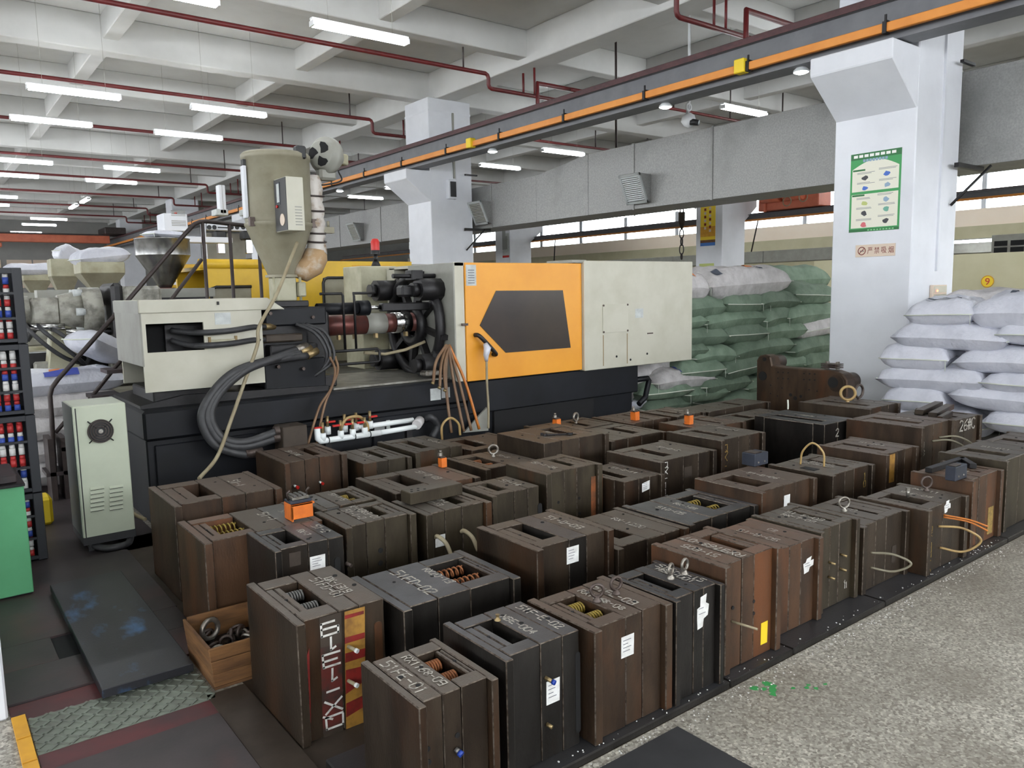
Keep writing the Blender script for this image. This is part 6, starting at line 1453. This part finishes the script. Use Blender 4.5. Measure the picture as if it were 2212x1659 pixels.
for (p, q) in ((w0, w1), (v0, v1)):
    bp(m2, MB().tube([(p.x, Y2-.005, zl), (p.x, Y2-.005, p.z-.06), (p.x+.02, Y2-.005, p.z-.015), (p.x+.06, Y2-.005, p.z), (q.x, Y2-.005, p.z)], .018, 6), 'window_seal', 'fan_black')
bp(m2, MB().cyl((xa-.05, Y2+.02, zt-.04), (xa+1.2, Y2+.02, zt-.04), .055, n=14), 'shutter_roll', 'yellow')
bp(m2, MB().box(xa, xb, Y2+.03, Y2+1.15, zt-.1, zt-.06), 'guard_roof', 'yellow'); bp(m2, MB().box(xa, xb, Y2+1.1, Y2+1.15, zl, zt), 'guard_back', 'yellow')
bp(m2, MB().box(xb+.005, xb+1.5, Y2, Y2+1.15, zl, zt-.03), 'clamp_cover', 'grey_side', .01)
p0 = ony(815, 566, Y2-.001); q0 = ony(760, 575, Y2-.001); bp(m2, MB().box(q0.x, p0.x+.2, Y2-.004, Y2-.001, q0.z-.06, p0.z-.04), 'brand_panel', 'paint_line_yellow')
# stainless hopper of the yellow machine
hx, hy = ony(353, 560, 9.2).x, 9.2; zr = ony(353, 518, 9.2).z; zm = ony(353, 552, 9.2).z; zn = ony(353, 622, 9.2).z
r1 = abs(ony(412, 540, 9.2).x-ony(295, 540, 9.2).x)/2
h = thing('steel_hopper', 'shiny stainless steel hopper on the yellow machine', 'hopper', (hx, hy, zn))
MB().lathe([(r1, zm), (r1, zr), (r1*1.03, zr+.01), (r1*.97, zr+.01), (r1*.95, zr-.1), (.01, zr-.12)], (hx, hy, 0), 30).build('rim_band', K['stainless'], h)
MB().lathe([(r1*.22, zn), (r1, zm)], (hx, hy, 0), 30).build('funnel', K['stainless'], h)
MB().lathe([(.1, zn-.14), (.13, zn-.1), (.1, zn)], (hx, hy, 0), 18).build('throat', K['barrel'], h)
MB().cyl((hx-.15, hy-.05, 1.35), (hx+1.4, hy-.05, 1.35), .12, n=18).build('barrel', K['grey_side'], m2)
MB().box(hx-.25, hx+.25, hy-.3, hy+.25, .8, zn-.14).build('feed_block', K['hopper'], m2)
sack(Vector((hx+.05, hy+.1, zr+.06)), .4, .3, .08, 'sack_white', 401, 'white sack slumped on the stainless hopper', .3)
# pale grey injection unit left, with its motor
m3 = bgm('grey_injection_unit', 'pale grey injection unit with round hydraulic motor at the left', (1.2, 8.2, 0))
def Q(u, v): return ony(u, v, 8.0)
c = Q(200, 672)
bp(m3, MB().cyl((c.x-.28, 8.0, c.z), (c.x-.1, 8.0, c.z), .15, .19, 24).cyl((c.x-.1, 8.0, c.z), (c.x+.06, 8.0, c.z), .215, n=24), 'hydraulic_motor', 'casting')
for a in range(0, 360, 60):
    r = math.radians(a); bp(m3, MB().cyl((c.x-.16, 8.0+.19*math.cos(r), c.z+.19*math.sin(r)), (c.x-.09, 8.0+.19*math.cos(r), c.z+.19*math.sin(r)), .035, n=10), 'flange_bolt', 'sticker')
bp(m3, MB().box(c.x-.5, c.x-.26, 7.88, 8.12, c.z-.12, c.z+.13), 'pump_block', 'casting', .03)
bp(m3, MB().cyl((c.x-.75, 8.0, c.z+.02), (c.x-.5, 8.0, c.z+.02), .13, n=18), 'pump_head', 'casting')
bp(m3, MB().box(c.x+.12, c.x+.22, 7.75, 8.3, c.z-.3, c.z+.25), 'bearing_housing', 'black_iron', .03); bp(m3, MB().box(c.x+.22, c.x+.55, 7.75, 8.3, c.z-.4, c.z+.22), 'gear_cover', 'casting', .03)
for u0, u1, v in ((55, 108, 706), (138, 212, 716)):
    a, b = Q(u0, v), Q(u1, v); bp(m3, MB().cyl((a.x, 7.9, a.z), (b.x+.1, 7.9, b.z), .035, n=14), 'chrome_bar', 'chrome')
a = Q(122, 770); bp(m3, MB().prism([(a.x-.12, .75), (a.x+.2, .75), (a.x+.12, a.z+.32), (a.x-.02, a.z+.32)], 1, 7.9, 8.12), 'support_bracket', 'cream_dirty', .01)
bp(m3, MB().cyl((a.x+.04, 8.0, a.z+.3), (a.x+.04, 8.0, a.z+.4), .05, .04, 12), 'lube_cup', 'steel_block')
bp(m3, MB().box(.3, 1.9, 7.9, 8.5, .5, .78), 'bed', 'cream', .02); bp(m3, MB().box(.3, 1.9, 7.95, 8.48, .0, .5), 'bed_frame', 'grey_side', .01)
bp(m3, MB().box(.5, 1.7, 7.92, 8.4, .78, .92), 'slide', 'casting', .02)
a = Q(60, 725); bp(m3, hose(None, [Q(56, 735), Q(80, 705), Q(115, 690), Q(150, 672)], .03, 'rubber'), 'hose', 'rubber')
a, b = ony(150, 640, 8.6), ony(245, 635, 8.6); bp(m3, MB().box(a.x-.3, b.x+.9, 8.3, 8.5, a.z-.03, a.z+.06), 'top_rail', 'grey_side'); bp(m3, MB().box(a.x-.1, b.x+.8, 8.29, 8.3, a.z-.09, a.z-.03), 'rail_shadow_gap', 'black_iron')
bp(m3, MB().box(c.x-.9, c.x+.5, 8.15, 8.4, .92, 1.12), 'drive_frame', 'black_iron', .02)
for k_ in range(4): bp(m3, MB().box(c.x-.8+.3*k_, c.x-.68+.3*k_, 7.93, 8.05, .92, 1.0+.05*(k_ % 2)), 'slide_clamp', 'casting', .015)
for k_ in range(3): bp(m3, hose(None, [(c.x-.6+.12*k_, 7.95, 1.5-.08*k_), (c.x-.5+.1*k_, 7.8, 1.3), (c.x-.3+.1*k_, 7.82, 1.1), (c.x-.1, 7.95, 1.0)], .018, 'rubber'), 'hose', 'rubber')
# beige hoppers of further machines
for i, (u0, u1, v0, v1, v2, Yh, lab) in enumerate(((165, 262, 567, 592, 630, 11.5, 'beige square hopper, right one of the three left of the stainless hopper'), (104, 166, 560, 598, 628, 13.0, 'beige square hopper, middle one of three'), (46, 108, 592, 607, 632, 15.0, 'beige square hopper, left one of three'))):
    a, b = ony(u0, v0, Yh), ony(u1, v1, Yh); zn = ony((u0+u1)/2, v2, Yh).z; w = (b.x-a.x)/2; cx = (a.x+b.x)/2
    h = thing('feed_hopper', lab, 'hopper', (cx, Yh, zn), 'beige feed hoppers')
    MB().box(a.x, b.x, Yh-w, Yh+w, b.z, a.z).build('bin', K['cream_dirty'], h, .01)
    vs = [(cx+sx*w, Yh+sy*w, b.z) for sx in (-1, 1) for sy in (-1, 1)]+[(cx+sx*.1, Yh+sy*.1, zn) for sx in (-1, 1) for sy in (-1, 1)]
    MB().add(vs, [(0,1,5,4),(1,3,7,5),(3,2,6,7),(2,0,4,6),(4,5,7,6)]).build('funnel', K['hopper'], h)
    mm = bgm('distant_machine', 'distant beige injection machine below a square hopper, %s' % ['nearest', 'middle', 'furthest'][i], (cx, Yh, 0))
    MB().box(cx-.9, cx+3.2, Yh-.5, Yh+.5, 0, .85).build('bed', K['cream_dirty'], mm, .02); MB().box(cx-.25, cx+.25, Yh-.3, Yh+.3, .85, zn).build('feed_block', K['grey_side'], mm, .02)
    MB().cyl((cx-.8, Yh, 1.25), (cx+1.5, Yh, 1.25), .16, n=18).build('barrel', K['grey_side'], mm)
    MB().box(cx+1.3, cx+3.2, Yh-.5, Yh+.5, .85, 1.78).build('guard', K['yellow'], mm, .01)
    MB().box(cx+1.55, cx+2.2, Yh-.51, Yh-.49, 1.0, 1.6).build('guard_window', K['hopper'], mm)
sack(Vector((ony(215, 548, 11.5).x, 11.5, ony(215, 556, 11.5).z)), .65, .45, .22, 'sack_white', 402, 'white sack lying on the right beige hopper', .2, ry=-.12)
sack(Vector((ony(150, 552, 13).x, 13.0, ony(150, 556, 13).z)), .4, .35, .26, 'sack_white', 403, 'white sack standing in the middle beige hopper', .2, ry=.5)
sack(Vector((ony(75, 584, 15).x, 15.0, ony(75, 584, 15).z)), .9, .6, .2, 'sack_white', 404, 'white sack on the left beige hopper', .1)
# tubular stair rail behind the machine
Yr = 7.05
t = thing('stair_railing', 'dark brown tubular stair railing rising behind the injection unit', 'railing', (1.2, Yr, 0))
def R(u, v, y=Yr): return ony(u, v, y)
MB().tube([R(122, 1095), R(112, 905), R(108, 855), R(112, 838), R(125, 820), R(260, 668), R(400, 505), R(420, 484), R(432, 479), R(445, 478), R(556, 490)], .018, 8).build('handrail', K['rail_tube'], t)
MB().tube([R(186, 872, 7.15), R(252, 790, 7.15), R(330, 700, 7.15), R(436, 560, 7.15)], .016, 8).build('lower_rail', K['rail_tube'], t)
for (u, v0_, v1_) in ((437, 480, 660), (495, 484, 650), (557, 492, 650)):
    a = R(u, v0_); MB().tube([a, (a.x, Yr, .8)], .016, 8).build('post', K['rail_tube'], t)
MB().tube([R(120, 935), R(145, 905)], .016, 6).build('brace', K['rail_tube'], t)
for i in range(5):
    a = R(130+i*32, 1010-i*55)
    MB().box(a.x-.1, a.x+.12, Yr-.02, Yr+.26, a.z-.06, a.z-.03).build('tread', K['floor_dark'], t)
MB().box(R(430, 640).x, R(560, 640).x, Yr-.02, Yr+.6, .95, .98).build('platform', K['floor_dark'], t)
for u in (122, 150): MB().box(R(u, 1100).x-.02, R(u, 1100).x+.02, Yr-.02, Yr+.26, 0, .5).build('stringer', K['rail_tube'], t)
# sacks behind the railing
for i in range(5):
    z = .13+i*.19
    sack(Vector((.98, 7.64, z)), .95, .5, .22, 'sack_white' if i > 3 else 'sack_grey', 410+i, 'white sack behind the stair railing, %s' % ['on the floor', 'second from the floor', 'third from the floor', 'fourth from the floor', 'uppermost with a blue and orange print'][i], .05*(-1)**i, grp='sacks behind the railing', prints=((-.35, .2, -.93, -.62, 'print_blue'), (-.25, -.08, -.6, -.4, 'print_orange')) if i == 4 else ())
sack(Vector((1.3, 7.62, 1.16)), .5, .4, .2, 'sack_white', 420, 'small white sack heaped against the cream injection cover', .6, ry=.4)
tag(MB().box(.55, .68, 6.3, 6.5, .0, .2).build('yellow_bucket', K['sign_yellow'], None, .02), 'small yellow container behind the crates', 'container')
# take-out robots and control box
Yb = 12.5
def B(u, v): return ony(u, v, Yb)
t = thing('takeout_robot', 'white linear take-out robot with two aluminium posts behind the railing', 'robot', B(500, 500))
a, b = B(447, 483), B(560, 500); MB().box(a.x, b.x, Yb, Yb+.15, b.z, a.z).build('beam', K['wall_white'], t, .01)
for u in (452, 463, 500, 512, 525, 538): p = B(u, 491); MB().cyl((p.x, Yb-.004, p.z), (p.x, Yb+.01, p.z), .035, n=12, smooth=False).build('beam_hole', K['fan_black'], t)
p, q = B(470, 490), B(492, 492); MB().box(p.x, q.x, Yb-.004, Yb, q.z-.01, p.z).build('beam_slot', K['fan_black'], t)
for u in (470, 530):
    p, q = B(u-9, 403), B(u+9, 465); MB().box(p.x, q.x, Yb-.25, Yb-.1, q.z, p.z).build('post', K['wall_white'], t, .01); MB().box(p.x+.045, q.x-.05, Yb-.256, Yb-.249, q.z, p.z).build('post_groove', K['grey_side'], t)
    p, q = B(u-14, 500), B(u+12, 520); MB().box(p.x, q.x, Yb-.2, Yb, q.z, p.z).build('carriage', K['fan_black'], t, .02); MB().box(B(u-14, 455).x, B(u+12, 455).x, Yb-.25, Yb, B(u, 468).z, B(u, 455).z).build('saddle', K['sticker'], t, .01)
    p = B(u+3, 535); MB().box(p.x-.05, p.x+.05, Yb-.15, Yb-.05, p.z-.1, p.z+.16).build('gripper', K['chrome'], t, .01)
MB().box(B(440, 500).x, B(445, 500).x, Yb, Yb+.15, 1.5, B(440, 480).z).build('support_leg', K['wall_white'], t)
a, b = B(455, 500), B(545, 558); MB().box(a.x, b.x, Yb+.3, Yb+.34, b.z, a.z).build('clear_guard', K['grey_side'], t)
a, b = ony(352, 460, 11), ony(407, 500, 11)
t = thing('control_box', 'white sheet metal control box above the stainless hopper', 'box', (a.x, 11, b.z))
MB().box(a.x, b.x, 11, 11.35, b.z, a.z).build('case', K['wall_white'], t, .01)
for k in range(2):
    for i in range(4): MB().box(a.x+.1, a.x+.28, 10.995, 11.0, b.z+.07+k*.13+i*.02, b.z+.078+k*.13+i*.02).build('vent_slot', K['grey_side'], t)
MB().cyl((b.x-.12, 11.1, a.z), (b.x-.12, 11.1, a.z+.03), .02, n=8).build('red_lamp', K['valve_red'], t); MB().box(a.x+.1, b.x-.1, 11.05, 11.3, 1.8, b.z).build('stand', K['grey_side'], t)
MB().box(b.x-.1, b.x+.6, 11.05, 11.25, b.z-.14, b.z-.06).build('arm', K['wall_white'], t, .01)
# red bridge crane far down the hall
t = thing('bridge_crane', 'red orange bridge crane spanning the far end of the hall', 'crane', (3, 41, 4.1))
MB().box(-6, 7.7, 40.8, 41.2, 4.15, 4.5).build('bridge_girder', K['crane_orange'], t, .02); MB().box(-6, 7.7, 40.75, 41.25, 4.5, 4.56).build('walkway', K['rail_tube'], t)
MB().box(7.4, 8.3, 40.2, 41.8, 4.535, 4.85).build('end_truck', K['rail_tube'], t, .03); MB().box(2.6, 3.4, 40.7, 41.3, 3.9, 4.1).build('trolley', K['crane_orange'], t, .03)
# red banner behind the second column and wall of white panels at the far left bay
a, b = onx(690, 534, 16.5), onx(790, 520, 16.5)
t = thing('red_banner', 'red and yellow banner hanging behind the yellow machine', 'banner', a)
MB().box(16.5, 16.52, min(a.y, b.y), max(a.y, b.y), a.z-.15, a.z+.3).build('cloth', K['crane_orange'], t)
for q in (a, b): MB().tube([(16.51, q.y, a.z+.3), (16.51, q.y, 6.0)], .012, 5).build('cord', K['rail_tube'], t)
